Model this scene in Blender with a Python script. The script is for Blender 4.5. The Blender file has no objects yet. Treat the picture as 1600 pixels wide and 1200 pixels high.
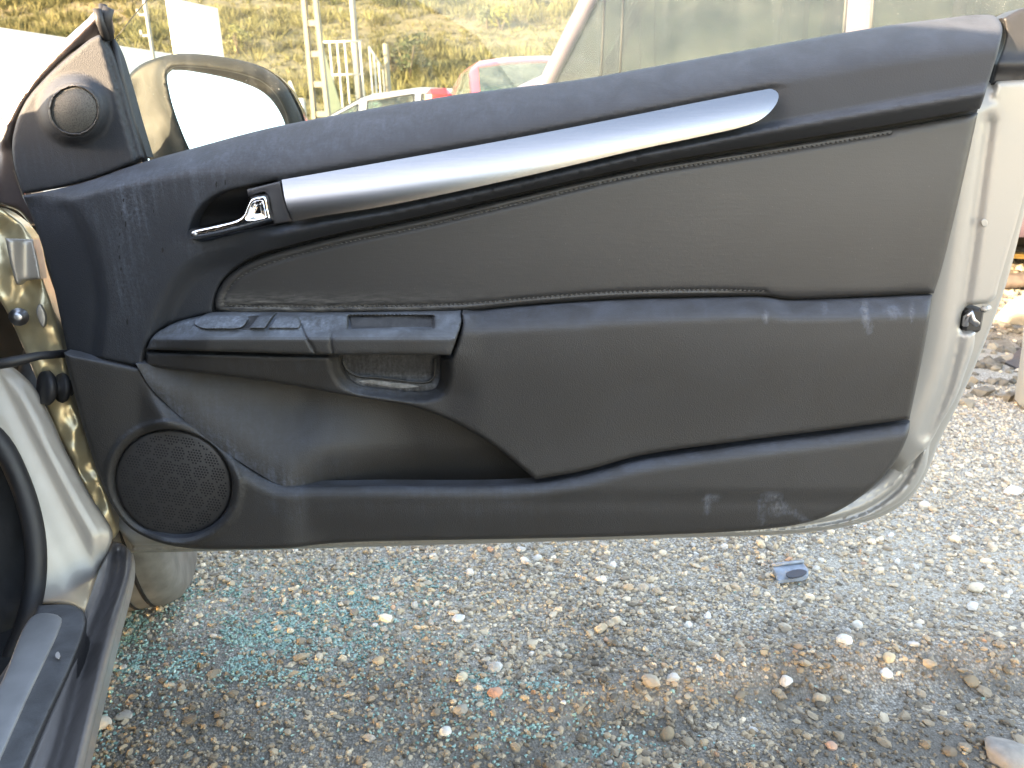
import bpy, math, random
import numpy as np
from mathutils import Vector, Matrix
from mathutils.geometry import delaunay_2d_cdt
random.seed(7); RNG = np.random.default_rng(7)
S = bpy.context.scene; COL = S.collection
# ---------------------------------------------------------------- camera, sky, sun, exposure
PITCH, ROLL, F = 18.0, 1.7, 1209.0
CAMP = np.array([0, 0, .90])
cd = bpy.data.cameras.new("camera"); cam = bpy.data.objects.new("camera", cd); COL.objects.link(cam)
Mr = Matrix.Rotation(math.radians(90-PITCH), 4, 'X') @ Matrix.Rotation(math.radians(-ROLL), 4, 'Z')
cd.dof.use_dof = True; cd.dof.focus_distance = 1.03; cd.dof.aperture_fstop = 9.5
cam.matrix_world = Matrix.Translation(Vector(CAMP)) @ Mr
cd.sensor_width = 36; cd.lens = 36*F/1600; cd.clip_start = .02; cd.clip_end = 2000
S.camera = cam
S.cycles.caustics_refractive = False; S.cycles.caustics_reflective = False
SUN_EL, SUN_AZ = 15.5, 232.0            # azimuth clockwise from +Y
w = bpy.data.worlds.new("World"); S.world = w; w.use_nodes = True
nt = w.node_tree; bg = nt.nodes["Background"]
sky = nt.nodes.new("ShaderNodeTexSky"); sky.sky_type = 'NISHITA'; sky.sun_disc = False
sky.sun_elevation = math.radians(SUN_EL); sky.sun_rotation = math.radians(SUN_AZ); sky.dust_density = 1.2
nt.links.new(sky.outputs[0], bg.inputs[0]); bg.inputs[1].default_value = .15
sl = bpy.data.lights.new("sun", 'SUN'); sun = bpy.data.objects.new("sun", sl); COL.objects.link(sun)
sl.energy = 3.2; sl.angle = math.radians(.5); sl.color = (1, .86, .66)
ce, se = math.cos(math.radians(SUN_EL)), math.sin(math.radians(SUN_EL))
SD = Vector((ce*math.sin(math.radians(SUN_AZ)), ce*math.cos(math.radians(SUN_AZ)), se))
sun.rotation_euler = SD.to_track_quat('Z', 'Y').to_euler(); sun.location = (-3, -4, 6)
S.view_settings.view_transform = 'Standard'; S.view_settings.look = 'None'
S.view_settings.exposure = 3.5; S.view_settings.gamma = 1
S.view_settings.use_curve_mapping = False
S.view_settings.use_white_balance = True; S.view_settings.white_balance_temperature = 8300; S.view_settings.white_balance_tint = 16
# ---------------------------------------------------------------- helpers
R3 = np.array(Mr.to_3x3())
def ray(px, py):
    px = np.asarray(px, float); py = np.asarray(py, float)
    v = np.stack([(px-800)/F, -(py-600)/F, -np.ones_like(px)], -1)
    return v @ R3.T
class Plane:
    def __init__(s, p, n):
        s.p = np.array(p, float); s.n = np.array(n, float); s.n /= np.linalg.norm(s.n)
    def __call__(s, px, py, off=0):
        r = ray(px, py); off = np.asarray(off, float)
        t = ((s.p-CAMP) @ s.n + off)/(r @ s.n)
        return CAMP + r*t[..., None]
def pix(plane, px, py, off=0): return plane(np.array([px]), np.array([py]), np.array([off]))[0]
DOOR = Plane((0, 1.0, 0), (0, -1, 0))
def ss(a, b, x):
    t = np.clip((x-a)/(b-a), 0, 1); return t*t*(3-2*t)
def curve(*pts):
    a = np.array(pts, float); a = a[np.argsort(a[:, 0])]
    xs = np.arange(a[0, 0], a[-1, 0]+1, 4.); ys = np.interp(xs, a[:, 0], a[:, 1])
    k = np.hanning(13); k /= k.sum(); yp = np.concatenate([ys[0]-(ys[6:0:-1]-ys[0]), ys, ys[-1]-(ys[-2:-8:-1]-ys[-1])]) if len(ys) > 8 else ys
    if len(ys) > 8: ys = np.convolve(yp, k, 'valid')
    return lambda x: np.interp(x, xs, ys)
def smooth_path(pts, step=6, closed=True):
    P = [np.array(p[:2], float) for p in pts]; C = [len(p) > 2 for p in pts]; n = len(P); out = []
    m = n if closed else n-1
    for i in range(m):
        p1, p2 = P[i], P[(i+1) % n]
        p0 = P[i-1] if (closed or i > 0) and not C[i] else 2*p1-p2
        p3 = P[(i+2) % n] if (closed or i+2 < n) and not C[(i+1) % n] else 2*p2-p1
        L = np.linalg.norm(p2-p1); k = max(1, int(round(L/step)))
        d01 = max(np.linalg.norm(p1-p0), 1e-6)**.5; d12 = max(L, 1e-6)**.5; d23 = max(np.linalg.norm(p3-p2), 1e-6)**.5
        m1 = (p1-p0)/d01-(p2-p0)/(d01+d12)+(p2-p1)/d12; m1 = m1*d12
        m2 = (p2-p1)/d12-(p3-p1)/(d12+d23)+(p3-p2)/d23; m2 = m2*d12
        for j in range(k):
            t = j/k; out.append((2*t**3-3*t*t+1)*p1+(t**3-2*t*t+t)*m1+(-2*t**3+3*t*t)*p2+(t**3-t*t)*m2)
    if not closed: out.append(P[-1])
    return np.array(out)
def inside(P, poly):
    x, y = P[:, 0], P[:, 1]; r = np.zeros(len(P), bool); n = len(poly)
    for i in range(n):
        x1, y1 = poly[i]; x2, y2 = poly[(i+1) % n]
        c = (y1 > y) != (y2 > y)
        if c.any(): r[c] ^= x[c] < (x2-x1)*(y[c]-y1)/(y2-y1)+x1
    return r
def dist(P, path, closed=True):
    a = np.asarray(path, float); b = np.roll(a, -1, 0)
    if not closed: a, b = a[:-1], b[:-1]
    d = np.full(len(P), 1e9)
    for i in range(len(a)):
        e = b[i]-a[i]; l = max(e @ e, 1e-9)
        t = np.clip(((P-a[i]) @ e)/l, 0, 1); q = P-a[i]-t[:, None]*e
        d = np.minimum(d, np.sqrt((q*q).sum(1)))
    return d
def side_of(P, path):
    """signed distance to an open path, positive on its right-hand side seen in image space (y down)"""
    a = np.asarray(path, float); d = np.full(len(P), 1e9); s = np.ones(len(P))
    for i in range(len(a)-1):
        e = a[i+1]-a[i]; l = max(e @ e, 1e-9)
        t = np.clip(((P-a[i]) @ e)/l, 0, 1); q = P-a[i]-t[:, None]*e; dd = np.sqrt((q*q).sum(1))
        m = dd < d; d[m] = dd[m]; s[m] = np.sign(e[0]*(P[m, 1]-a[i][1])-e[1]*(P[m, 0]-a[i][0]))
    return d*s
def vnoise(x, y, seed=0):
    x = np.asarray(x, float); y = np.asarray(y, float)
    xi = np.floor(x).astype(np.int64); yi = np.floor(y).astype(np.int64); xf = x-xi; yf = y-yi
    def h(a, b):
        n = (a*374761393+b*668265263+seed*1442695041) & 0x7fffffff
        n = ((n ^ (n >> 13))*1274126177) & 0x7fffffff
        return ((n ^ (n >> 16)) & 0xffff)/65535.
    u = xf*xf*(3-2*xf); v = yf*yf*(3-2*yf)
    return (h(xi, yi)*(1-u)+h(xi+1, yi)*u)*(1-v)+(h(xi, yi+1)*(1-u)+h(xi+1, yi+1)*u)*v
def fbm(x, y, o=4, seed=0):
    r = 0; a = .5
    for i in range(o): r = r+a*vnoise(x*2**i, y*2**i, seed+i*17); a *= .5
    return r
def root_of(o):
    while o.parent: o = o.parent
    return o
def mesh_data(name, V, Fc, smooth=False):
    me = bpy.data.meshes.new(name); me.from_pydata([tuple(v) for v in V], [], [tuple(f) for f in Fc])
    if smooth is True: me.polygons.foreach_set('use_smooth', [True]*len(me.polygons))
    elif smooth: me.polygons.foreach_set('use_smooth', list(smooth))
    me.update(); return me
def mk(name, V, Fc, mat, parent=None, smooth=False, kind=None, dust=None, origin=None):
    V = np.asarray(V, float); L = np.zeros(3)
    if parent: L = np.array(root_of(parent).location)
    elif origin is not None: L = np.array(origin, float)
    me = mesh_data(name, V-L, Fc, smooth)
    o = bpy.data.objects.new(name, me); COL.objects.link(o); me.materials.append(mat)
    if parent: o.parent = parent
    else: o.location = L
    if kind: o['kind'] = kind
    if dust is not None:
        a = me.attributes.new('dust', 'FLOAT', 'POINT'); a.data.foreach_set('value', np.asarray(dust, np.float32))
    return o
def thing(name, label, cat, loc, group=None):
    o = bpy.data.objects.new(name, None); COL.objects.link(o); o.location = loc; o.empty_display_size = .1
    o['label'] = label; o['category'] = cat
    if group: o['group'] = group
    return o
def tag(o, label, cat, group=None):
    o['label'] = label; o['category'] = cat
    if group: o['group'] = group
    return o
class MB:
    """collects pieces of one mesh"""
    def __init__(s): s.V = []; s.F = []; s.sm = []
    def add(s, V, Fc, smooth=False):
        n = len(s.V); s.V += [tuple(v) for v in V]; s.F += [tuple(i+n for i in f) for f in Fc]; s.sm += [smooth]*len(Fc); return s
    def box(s, c, d, rz=0, rx=0, ry=0, bev=0):
        d = np.array(d)/2; M = np.array((Matrix.Rotation(rz, 3, 'Z') @ Matrix.Rotation(ry, 3, 'Y') @ Matrix.Rotation(rx, 3, 'X')))
        if bev <= 0:
            V = [[x*d[0], y*d[1], z*d[2]] for x in (-1, 1) for y in (-1, 1) for z in (-1, 1)]
            Fc = [(0, 1, 3, 2), (4, 6, 7, 5), (0, 4, 5, 1), (2, 3, 7, 6), (0, 2, 6, 4), (1, 5, 7, 3)]
        else:
            V = []; idx = {}
            for sx in (-1, 1):
                for sy in (-1, 1):
                    for sz in (-1, 1):
                        for ax in range(3):
                            q = np.array([sx, sy, sz])*(d-bev); q[ax] = (sx, sy, sz)[ax]*d[ax]
                            idx[(sx, sy, sz, ax)] = len(V); V.append(q)
            Fc = []
            for ax in range(3):
                o1, o2 = [a for a in range(3) if a != ax]
                for sg in (-1, 1):
                    def k(a, b, A=ax):
                        t = [0, 0, 0]; t[ax] = sg; t[o1] = a; t[o2] = b; return idx[(t[0], t[1], t[2], A)]
                    Fc.append((k(-1, -1), k(1, -1), k(1, 1), k(-1, 1)))
                for a in (-1, 1):
                    for b in (-1, 1):
                        t1 = [0, 0, 0]; t1[o1] = a; t1[o2] = b; t1[ax] = -1; t2 = list(t1); t2[ax] = 1
                        Fc.append((idx[(*t1, o1)], idx[(*t1, o2)], idx[(*t2, o2)], idx[(*t2, o1)]))
            for sx in (-1, 1):
                for sy in (-1, 1):
                    for sz in (-1, 1): Fc.append(tuple(idx[(sx, sy, sz, a)] for a in range(3)))
        V = [np.array(c)+M @ np.array(v) for v in V]
        return s.add(V, Fc)
    def tube(s, path, r, n=8, cap=True, flat=1.0):
        P = np.array(path, float); m = len(P); r = np.broadcast_to(np.asarray(r, float), (m,))
        T = np.gradient(P, axis=0); T /= np.linalg.norm(T, axis=1)[:, None]+1e-12
        up = np.array([0, 0, 1.]) if abs(T[0, 2]) < .9 else np.array([1., 0, 0]); V = []; Fc = []
        a = np.cross(T[0], up); a /= np.linalg.norm(a)
        for i in range(m):
            a = a-T[i]*(a @ T[i]); a /= np.linalg.norm(a); b = np.cross(T[i], a)
            for j in range(n):
                th = 2*math.pi*j/n; V.append(P[i]+r[i]*(math.cos(th)*a+flat*math.sin(th)*b))
        for i in range(m-1):
            for j in range(n): Fc.append((i*n+j, i*n+(j+1) % n, (i+1)*n+(j+1) % n, (i+1)*n+j))
        if cap: Fc += [tuple(range(n))[::-1], tuple((m-1)*n+j for j in range(n))]
        return s.add(V, Fc, True)
    def lathe(s, c, axis, prof, n=32):
        """prof: list of (radius, along axis)"""
        ax = np.array(axis, float); ax /= np.linalg.norm(ax); up = np.array([0, 0, 1.]) if abs(ax[2]) < .9 else np.array([1., 0, 0])
        a = np.cross(ax, up); a /= np.linalg.norm(a); b = np.cross(ax, a); V = []; Fc = []
        for (r, h) in prof:
            for j in range(n):
                th = 2*math.pi*j/n; V.append(np.array(c)+ax*h+r*(math.cos(th)*a+math.sin(th)*b))
        for i in range(len(prof)-1):
            for j in range(n): Fc.append((i*n+j, i*n+(j+1) % n, (i+1)*n+(j+1) % n, (i+1)*n+j))
        return s.add(V, Fc, True)
    def build(s, name, mat, parent=None, kind=None, smooth=None, origin=None):
        return mk(name, s.V, s.F, mat, parent, s.sm if smooth is None else smooth, kind, origin=origin)
def relief(name, outline, hfn, mat, parent, plane=DOOR, step=6, rnd=6, rdep=.005, back=.03, holes=(), extra=(), dustfn=None, ostep=6, kind=None, hole_round=5, backfn=None):
    """a moulded piece: outline traced on the plane, height field hfn(P) toward the viewer, rounded rim, side walls"""
    out = smooth_path(outline, ostep); hs = [smooth_path(h, ostep) for h in holes]
    lo, hi = out.min(0), out.max(0)
    gx, gy = np.meshgrid(np.arange(lo[0]+step*.5, hi[0], step), np.arange(lo[1]+step*.5, hi[1], step*.9))
    gx = gx+(np.arange(gx.shape[0]) % 2)[:, None]*step*.5
    G = np.stack([gx.ravel(), gy.ravel()], 1)
    rims = []
    for poly, sg in [(out, 1)]+[(h, -1) for h in hs]:
        T = np.roll(poly, -1, 0)-np.roll(poly, 1, 0); T /= np.linalg.norm(T, axis=1)[:, None]+1e-9
        N = np.stack([-T[:, 1], T[:, 0]], 1)
        area = .5*np.sum(poly[:, 0]*np.roll(poly[:, 1], -1)-np.roll(poly[:, 0], -1)*poly[:, 1])
        if area < 0: N = -N
        rr = rnd if sg > 0 else hole_round
        for k in (.12, .35, .65, 1.0):
            if rr*k > .4: rims.append(poly+N*sg*rr*k)
    ex = [np.asarray(e, float) for e in extra]
    Pn = np.concatenate(rims+ex) if (rims or ex) else np.zeros((0, 2))
    allb = [out]+hs
    if len(Pn):
        # the fine points win: drop grid points close to them
        key = set(map(tuple, np.round(Pn/(step*.55)).astype(int)))
        kk = np.round(G/(step*.55)).astype(int); G = G[[tuple(k) not in key for k in kk]]
    P = np.concatenate([G, Pn]); ok = inside(P, out)
    d = np.full(len(P), 1e9)
    for b in allb: d = np.minimum(d, dist(P, b))
    for h in hs: ok &= ~inside(P, h)
    P = P[ok & (d > .35)]
    B = np.concatenate(allb); edges = []; n0 = 0
    for b in allb:
        edges += [(n0+i, n0+(i+1) % len(b)) for i in range(len(b))]; n0 += len(b)
    A = np.concatenate([B, P])
    vo, eo, fo, ov, oe, of = delaunay_2d_cdt([Vector(p) for p in A], edges, [], 0, 1e-4)
    Q = np.array([tuple(v) for v in vo]); Fc = np.array([f for f in fo if len(f) == 3])
    cen = Q[Fc].mean(1); m = inside(cen, out)
    for h in hs: m &= ~inside(cen, h)
    Fc = Fc[m]
    # orient toward the viewer
    e1 = Q[Fc[:, 1]]-Q[Fc[:, 0]]; e2 = Q[Fc[:, 2]]-Q[Fc[:, 0]]; cr = e1[:, 0]*e2[:, 1]-e1[:, 1]*e2[:, 0]
    Fc[cr > 0] = Fc[cr > 0][:, ::-1]
    H = np.asarray(hfn(Q), float)*np.ones(len(Q))
    if rnd > 0:
        dd = dist(Q, out); t = np.clip(1-dd/rnd, 0, 1); H = H-rdep*(1-np.sqrt(np.clip(1-t*t, 0, 1)))
    if hole_round > 0:
        for h in hs:
            dd = dist(Q, h); t = np.clip(1-dd/hole_round, 0, 1); H = H-rdep*(1-np.sqrt(np.clip(1-t*t, 0, 1)))
    V = plane(Q[:, 0], Q[:, 1], H); V = list(V); Fl = [tuple(f) for f in Fc]; sm = [True]*len(Fl)
    Df = dustfn(Q) if dustfn else None
    # side walls on boundary edges
    from collections import Counter
    cnt = Counter(); 
    for f in Fl:
        for i in range(3): cnt[(f[i], f[(i+1) % 3])] += 1
    be = [(a, b) for (a, b) in cnt if (b, a) not in cnt]; mp = {}; dl = list(Df) if Df is not None else None
    for a, b in be:
        for v in (a, b):
            if v not in mp:
                mp[v] = (len(V), len(V)+1); V.append(V[v]); bk = back
                V.append(V[v]-plane.n*bk)
                if dl is not None: dl += [Df[v]*.3, 0]
        Fl.append((b, a, mp[a][1], mp[b][1]) if False else (mp[b][0], mp[a][0], mp[a][1], mp[b][1])); sm.append(False)
    return mk(name, V, Fl, mat, parent, sm, kind, dust=dl)
def along(path, step, offs=(0,), closed=False):
    p = smooth_path(path, step, closed); T = np.gradient(p, axis=0); T /= np.linalg.norm(T, axis=1)[:, None]+1e-9
    N = np.stack([-T[:, 1], T[:, 0]], 1)
    return np.concatenate([p+N*o for o in offs])
# ---------------------------------------------------------------- materials
class Mat:
    def __init__(s, name):
        s.m = bpy.data.materials.new(name); s.m.use_nodes = True; s.t = s.m.node_tree; s.b = s.t.nodes["Principled BSDF"]; s.tc = None
    def n(s, typ, **kw):
        x = s.t.nodes.new(typ)
        for k, v in kw.items():
            if k in x.inputs.keys(): x.inputs[k].default_value = v
            else: setattr(x, k, v)
        return x
    def l(s, a, b): s.t.links.new(a, b)
    def co(s, scale=(1, 1, 1)):
        if not s.tc: s.tc = s.n("ShaderNodeTexCoord")
        mp = s.n("ShaderNodeMapping"); mp.inputs['Scale'].default_value = scale; s.l(s.tc.outputs['Object'], mp.inputs['Vector']); return mp.outputs[0]
    def noise(s, scale, detail=4, rough=.55, st=(1, 1, 1), dist=0):
        x = s.n("ShaderNodeTexNoise"); x.inputs['Scale'].default_value = scale; x.inputs['Detail'].default_value = detail
        x.inputs['Roughness'].default_value = rough; x.inputs['Distortion'].default_value = dist; s.l(s.co(st), x.inputs['Vector']); return x.outputs['Fac']
    def ramp(s, fac, *stops):
        x = s.n("ShaderNodeValToRGB"); e = x.color_ramp.elements
        while len(e) < len(stops): e.new(.5)
        for i, (p, c) in enumerate(stops):
            e[i].position = p; e[i].color = (*c, 1) if len(c) == 3 else c
        s.l(fac, x.inputs[0]); return x.outputs[0]
    def mapr(s, fac, a, b, c=0, d=1):
        x = s.n("ShaderNodeMapRange"); x.inputs[1].default_value = a; x.inputs[2].default_value = b; x.inputs[3].default_value = c; x.inputs[4].default_value = d
        s.l(fac, x.inputs[0]); return x.outputs[0]
    def mul(s, a, b, op='MULTIPLY'):
        x = s.n("ShaderNodeMath", operation=op)
        for i, v in enumerate((a, b)):
            if isinstance(v, (int, float)): x.inputs[i].default_value = v
            else: s.l(v, x.inputs[i])
        x.use_clamp = op in ('MULTIPLY', 'ADD'); return x.outputs[0]
    def mix(s, f, a, b):
        x = s.n("ShaderNodeMix", data_type='RGBA')
        for sk, v in ((x.inputs[0], f), (x.inputs[6], a), (x.inputs[7], b)):
            if isinstance(v, tuple): sk.default_value = (*v, 1)
            elif isinstance(v, (int, float)): sk.default_value = v
            else: s.l(v, sk)
        return x.outputs[2]
    def bump(s, h, strength=.3, dist=.001):
        x = s.n("ShaderNodeBump"); x.inputs['Strength'].default_value = strength; x.inputs['Distance'].default_value = dist
        s.l(h, x.inputs['Height']); s.l(x.outputs[0], s.b.inputs['Normal']); return x
    def set(s, col=None, rough=None, metal=None, coat=None, spec=None):
        for k, v in (('Base Color', col), ('Roughness', rough), ('Metallic', metal), ('Coat Weight', coat), ('Specular IOR Level', spec)):
            if v is None: continue
            if isinstance(v, tuple): s.b.inputs[k].default_value = (*v, 1)
            elif isinstance(v, (int, float)): s.b.inputs[k].default_value = v
            else: s.l(v, s.b.inputs[k])
        return s
def plain(name, col, rough=.5, metal=0, var=.15, scale=20, coat=0, bump=0, bscale=200):
    m = Mat(name); f = m.noise(scale, 5)
    c1 = tuple(x*(1-var) for x in col); c2 = tuple(min(1, x*(1+var)) for x in col)
    m.set(col=m.ramp(f, (.3, c1), (.7, c2)), rough=m.mapr(f, .3, .7, rough*.85, min(1, rough*1.15)), metal=metal, coat=coat)
    if bump: m.bump(m.noise(bscale, 3), bump, .001)
    return m.m
def plastic(name, col, rough=.5, grain=.25, dusty=1.0, up=.5, base=.0, gscale=650, dust_skylight_col=(.33, .34, .36), spec=.5):
    """moulded plastic: fine grain, settled dust on ledges with blue skylight in its tint, rub marks, run marks"""
    m = Mat(name)
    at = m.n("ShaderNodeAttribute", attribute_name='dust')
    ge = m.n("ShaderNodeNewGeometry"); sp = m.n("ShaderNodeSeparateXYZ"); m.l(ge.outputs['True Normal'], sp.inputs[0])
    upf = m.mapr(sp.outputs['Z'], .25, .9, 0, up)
    fine = m.mapr(m.noise(260, 6, .7), .42, .72); mid = m.mapr(m.noise(28, 6, .65, dist=.6), .38, .68)
    strk = m.mapr(m.noise(60, 4, .6, st=(3.0, 1, .22)), .45, .72)
    sa = m.mapr(at.outputs['Fac'], 0, 1)
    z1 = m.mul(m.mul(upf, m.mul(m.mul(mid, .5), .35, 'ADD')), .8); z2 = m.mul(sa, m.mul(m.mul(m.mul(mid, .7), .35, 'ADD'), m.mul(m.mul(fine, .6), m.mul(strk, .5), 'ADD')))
    speck = m.mapr(m.noise(420, 2, .5), .70, .76)
    z3 = m.mul(speck, .35*dusty)
    d = m.mul(m.mul(z1, z2, 'ADD'), m.mul(z3, m.mul(m.mapr(m.noise(9, 3), .35, .7), base+.12), 'MULTIPLY'), 'ADD')
    film = m.mul(m.mapr(m.noise(7, 5, .6, dist=1.), .35, .7), .035*dusty)
    d = m.mul(m.mul(d, dusty), film, 'ADD')
    scf = m.mul(m.mapr(at.outputs['Fac'], 1.0, 2.0, 0, 1), m.mapr(m.noise(190, 5, .75, st=(1.6, 1, .6)), .42, .60, .05, 1))
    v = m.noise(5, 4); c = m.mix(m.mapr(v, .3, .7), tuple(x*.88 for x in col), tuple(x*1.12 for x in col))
    m.set(col=m.mix(scf, m.mix(d, c, dust_skylight_col), (.13, .135, .145)), rough=m.mapr(m.mul(d, m.mul(v, .3), 'ADD'), 0, 1, rough, 1.0), spec=spec)
    m.bump(m.noise(gscale, 2, .6), min(1, grain*1.6), .001)
    return m.m
def paint(name, col, rough=.32, flake=.6, dirt=.2, dirtcol=(.28, .24, .18), coat=.6, bs=0):
    m = Mat(name); d = m.mul(m.mapr(m.noise(5, 6, .65), .45, .75), dirt)
    vo = m.n("ShaderNodeTexVoronoi"); vo.inputs['Scale'].default_value = 1500; m.l(m.co(), vo.inputs['Vector'])
    c = m.mix(m.mul(m.mapr(vo.outputs['Distance'], 0, .8), .25), col, tuple(min(1, x*1.25) for x in col))
    m.set(col=m.mix(d, c, dirtcol), rough=m.mapr(d, 0, 1, rough, .85), metal=flake, coat=coat)
    m.b.inputs['Coat Roughness'].default_value = .08
    if bs: m.bump(m.noise(14, 3), bs, .004)
    return m.m
def glass(name, tint=(.86, .93, .9), haze=.06, hcol=(.75, .78, .72), shadow_open=True, streaks=True, refl=1.0):
    m = Mat(name); t = m.t; t.nodes.remove(m.b); o = [x for x in t.nodes if x.type == 'OUTPUT_MATERIAL'][0]
    tr = m.n("ShaderNodeBsdfTransparent"); tr.inputs[0].default_value = (*tint, 1)
    gl = m.n("ShaderNodeBsdfGlossy"); gl.inputs['Roughness'].default_value = .02
    fr = m.n("ShaderNodeFresnel"); fr.inputs[0].default_value = 1.5
    mx = m.n("ShaderNodeMixShader"); m.l(m.mul(fr.outputs[0], refl), mx.inputs[0]); m.l(tr.outputs[0], mx.inputs[1]); m.l(gl.outputs[0], mx.inputs[2])
    df = m.n("ShaderNodeBsdfTranslucent"); df.inputs[0].default_value = (*hcol, 1)
    df2 = m.n("ShaderNodeBsdfDiffuse"); df2.inputs[0].default_value = (*hcol, 1)
    ma = m.n("ShaderNodeMixShader"); ma.inputs[0].default_value = .5; m.l(df.outputs[0], ma.inputs[1]); m.l(df2.outputs[0], ma.inputs[2])
    h = m.mul(m.mapr(m.noise(4, 6, .6), .3, .75), haze)
    if streaks:
        h = m.mul(h, m.mul(m.mapr(m.noise(26, 4, .6, st=(2.2, 1, .12)), .5, .75), haze*.7), 'ADD')
        h = m.mul(h, m.mul(m.mapr(m.noise(600, 2), .68, .72), .25), 'ADD')
    m2 = m.n("ShaderNodeMixShader"); m.l(h, m2.inputs[0]); m.l(mx.outputs[0], m2.inputs[1]); m.l(ma.outputs[0], m2.inputs[2])
    m.l(m2.outputs[0], o.inputs[0]); return m.m
M = {}
M['upper'] = plastic('upper_plastic', (.024, .0265, .032), .55, .30, .60, .40, .1, spec=.35, dust_skylight_col=(.16, .19, .245))  # upper, lower and armrest trim: blue of the settled dust is painted skylight
M['lower'] = plastic('lower_plastic', (.0285, .0265, .025), .52, .35, .6, .55, .05, dust_skylight_col=(.16, .195, .26))
M['arm'] = plastic('armrest_plastic', (.028, .0265, .025), .48, .30, .9, .7, .3, dust_skylight_col=(.23, .27, .33))
M['dark'] = plastic('dark_plastic', (.014, .014, .016), .4, .2, .6, .4, 0)
M['trimdark'] = plastic('surround_plastic', (.035, .035, .04), .4, .1, .3, .3, 0)
M['seam'] = plain('seam_black', (.01, .01, .011), .8)
M['rubber'] = plain('rubber', (.018, .018, .02), .55, var=.3, bump=.2)
M['thread'] = plain('thread', (.06, .058, .055), .7)
M['chrome'] = plain('chrome', (.82, .82, .84), .07, 1, var=.03)
def leatherette():
    m = Mat('leatherette')
    n1 = m.noise(90, 5, .6, st=(.5, 1, 3)); n2 = m.noise(700, 3)
    at = m.n("ShaderNodeAttribute", attribute_name='dust')
    c = m.ramp(m.noise(6, 4), (.3, (.031, .0302, .030)), (.7, (.037, .036, .0355)))
    sp = m.mul(m.mapr(m.noise(500, 2), .72, .78), .25)
    m.set(col=m.mix(m.mul(sp, m.mul(at.outputs['Fac'], m.mapr(n1, .4, .7)), 'ADD'), c, (.3, .29, .27)), rough=.5)
    m.bump(m.mul(m.mul(n1, .6), m.mul(n2, .4), 'ADD'), .35, .0008); return m.m
M['leather'] = leatherette()
def alu():
    m = Mat('brushed_aluminium'); n = m.noise(120, 4, .7, st=(.15, 1, 6))
    m.set(col=m.ramp(n, (.3, (.27, .275, .285)), (.7, (.31, .31, .315))), rough=.26, metal=1.0); m.bump(m.noise(1500, 2), .05, .0003); return m.m
M['alu'] = alu()
M['scuff'] = plain('scuff_plate_metal', (.40, .395, .40), .42, .5, .2, 12, bump=.1, bscale=60)
M['beige'] = paint('champagne_paint', (.265, .258, .24), .38, .15, .12, coat=.5)
M['gold'] = paint('champagne_paint_warm_reflection', (.54, .45, .28), .34, .6, .75, dirtcol=(.10, .08, .055), coat=.5, bs=.6)  # gold in the base colour paints the warm reflection on champagne paint
M['silver'] = paint('pillar_paint', (.31, .285, .255), .42, .35, .35, coat=.4)
M['frame'] = paint('frame_paint', (.07, .055, .055), .3, .3, .25, coat=.7)
M['mirror'] = plain('mirror_silver', (.92, .94, .93), .03, 1, var=.02)
M['glass'] = glass('door_glass', (.86, .93, .88), .055)
M['glass_far'] = glass('car_glass', (.60, .72, .68), .14, refl=.4)
M['glass_clear'] = glass('windscreen_glass', (.9, .95, .92), .01, streaks=False)
M['steel'] = plain('zinc_steel', (.45, .45, .47), .35, 1, .2, 60)
M['carpet'] = plain('interior_black', (.02, .02, .021), .9, bump=.5)
# ---------------------------------------------------------------- the car: root
HINGE = np.array([-.56, 1.03, 0]); CA = np.array([-.37, .93, 0]); CA /= np.linalg.norm(CA); CR = np.array([CA[1], -CA[0], 0])
car = thing('hatchback_car', 'champagne coloured car with its door wide open, showing the dark grey inner door trim', 'car', tuple(HINGE+CA*-.6-CR*.85))
def cw(f, o, z): return HINGE+CA*f+CR*o+np.array([0, 0, z])
# ---- door shell
beltpts = [(185, 265), (235, 250), (300, 232), (400, 205), (470, 190), (700, 150), (900, 125), (1000, 108), (1200, 72), (1400, 38), (1500, 27)]
door = relief('door_shell', [(170, 300, 1), (700, 180), (1200, 110), (1500, 70), (1560, 135), (1640, 125, 1), (1640, 200), (1606, 285), (1588, 350), (1566, 425), (1562, 440), (1557, 462, 1), (1548, 470, 1), (1540, 478, 1), (1512, 480, 1), (1503, 490), (1499, 515, 1), (1515, 522, 1), (1525, 530), (1512, 575), (1492, 625), (1470, 662), (1455, 690), (1430, 715), (1404, 745), (1340, 795), (1250, 822), (1000, 834), (500, 846), (206, 854), (180, 820), (150, 700), (105, 540), (60, 340)],
    lambda P: -.012+.010*ss(1500, 1450, P[:, 0])*0-.006*np.exp(-((side_of(P, SGR))/9)**2)+.004*ss(0, 30, side_of(P, SGR2)), M['beige'], car, step=9, rnd=9, rdep=.012, back=.05,
    extra=[]) if False else None
SGR = smooth_path([(1545, 190), (1530, 300), (1517, 400), (1498, 520), (1480, 600), (1450, 680)], 12, False)
shell_out = [(100, 400, 1), (400, 260), (700, 200), (1200, 125), (1490, 80), (1540, 128, 1), (1640, 122, 1), (1640, 200), (1606, 285), (1588, 350), (1566, 425), (1561, 442), (1556, 464, 1), (1546, 474, 1), (1512, 477, 1), (1504, 486), (1499, 512, 1), (1505, 519, 1), (1524, 519, 1), (1522, 540), (1509, 580), (1492, 625), (1470, 662), (1452, 694), (1425, 722), (1395, 752), (1335, 793), (1260, 818), (1000, 832), (500, 846), (206, 852, 1), (178, 815), (150, 740), (112, 600)]
def h_shell(P):
    s = side_of(P, SGR)
    return -.004-.007*np.exp(-(s/10)**2)-.012*ss(12, 70, s)-.06*ss(50, 120, s)*ss(840, 780, P[:, 1])
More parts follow.
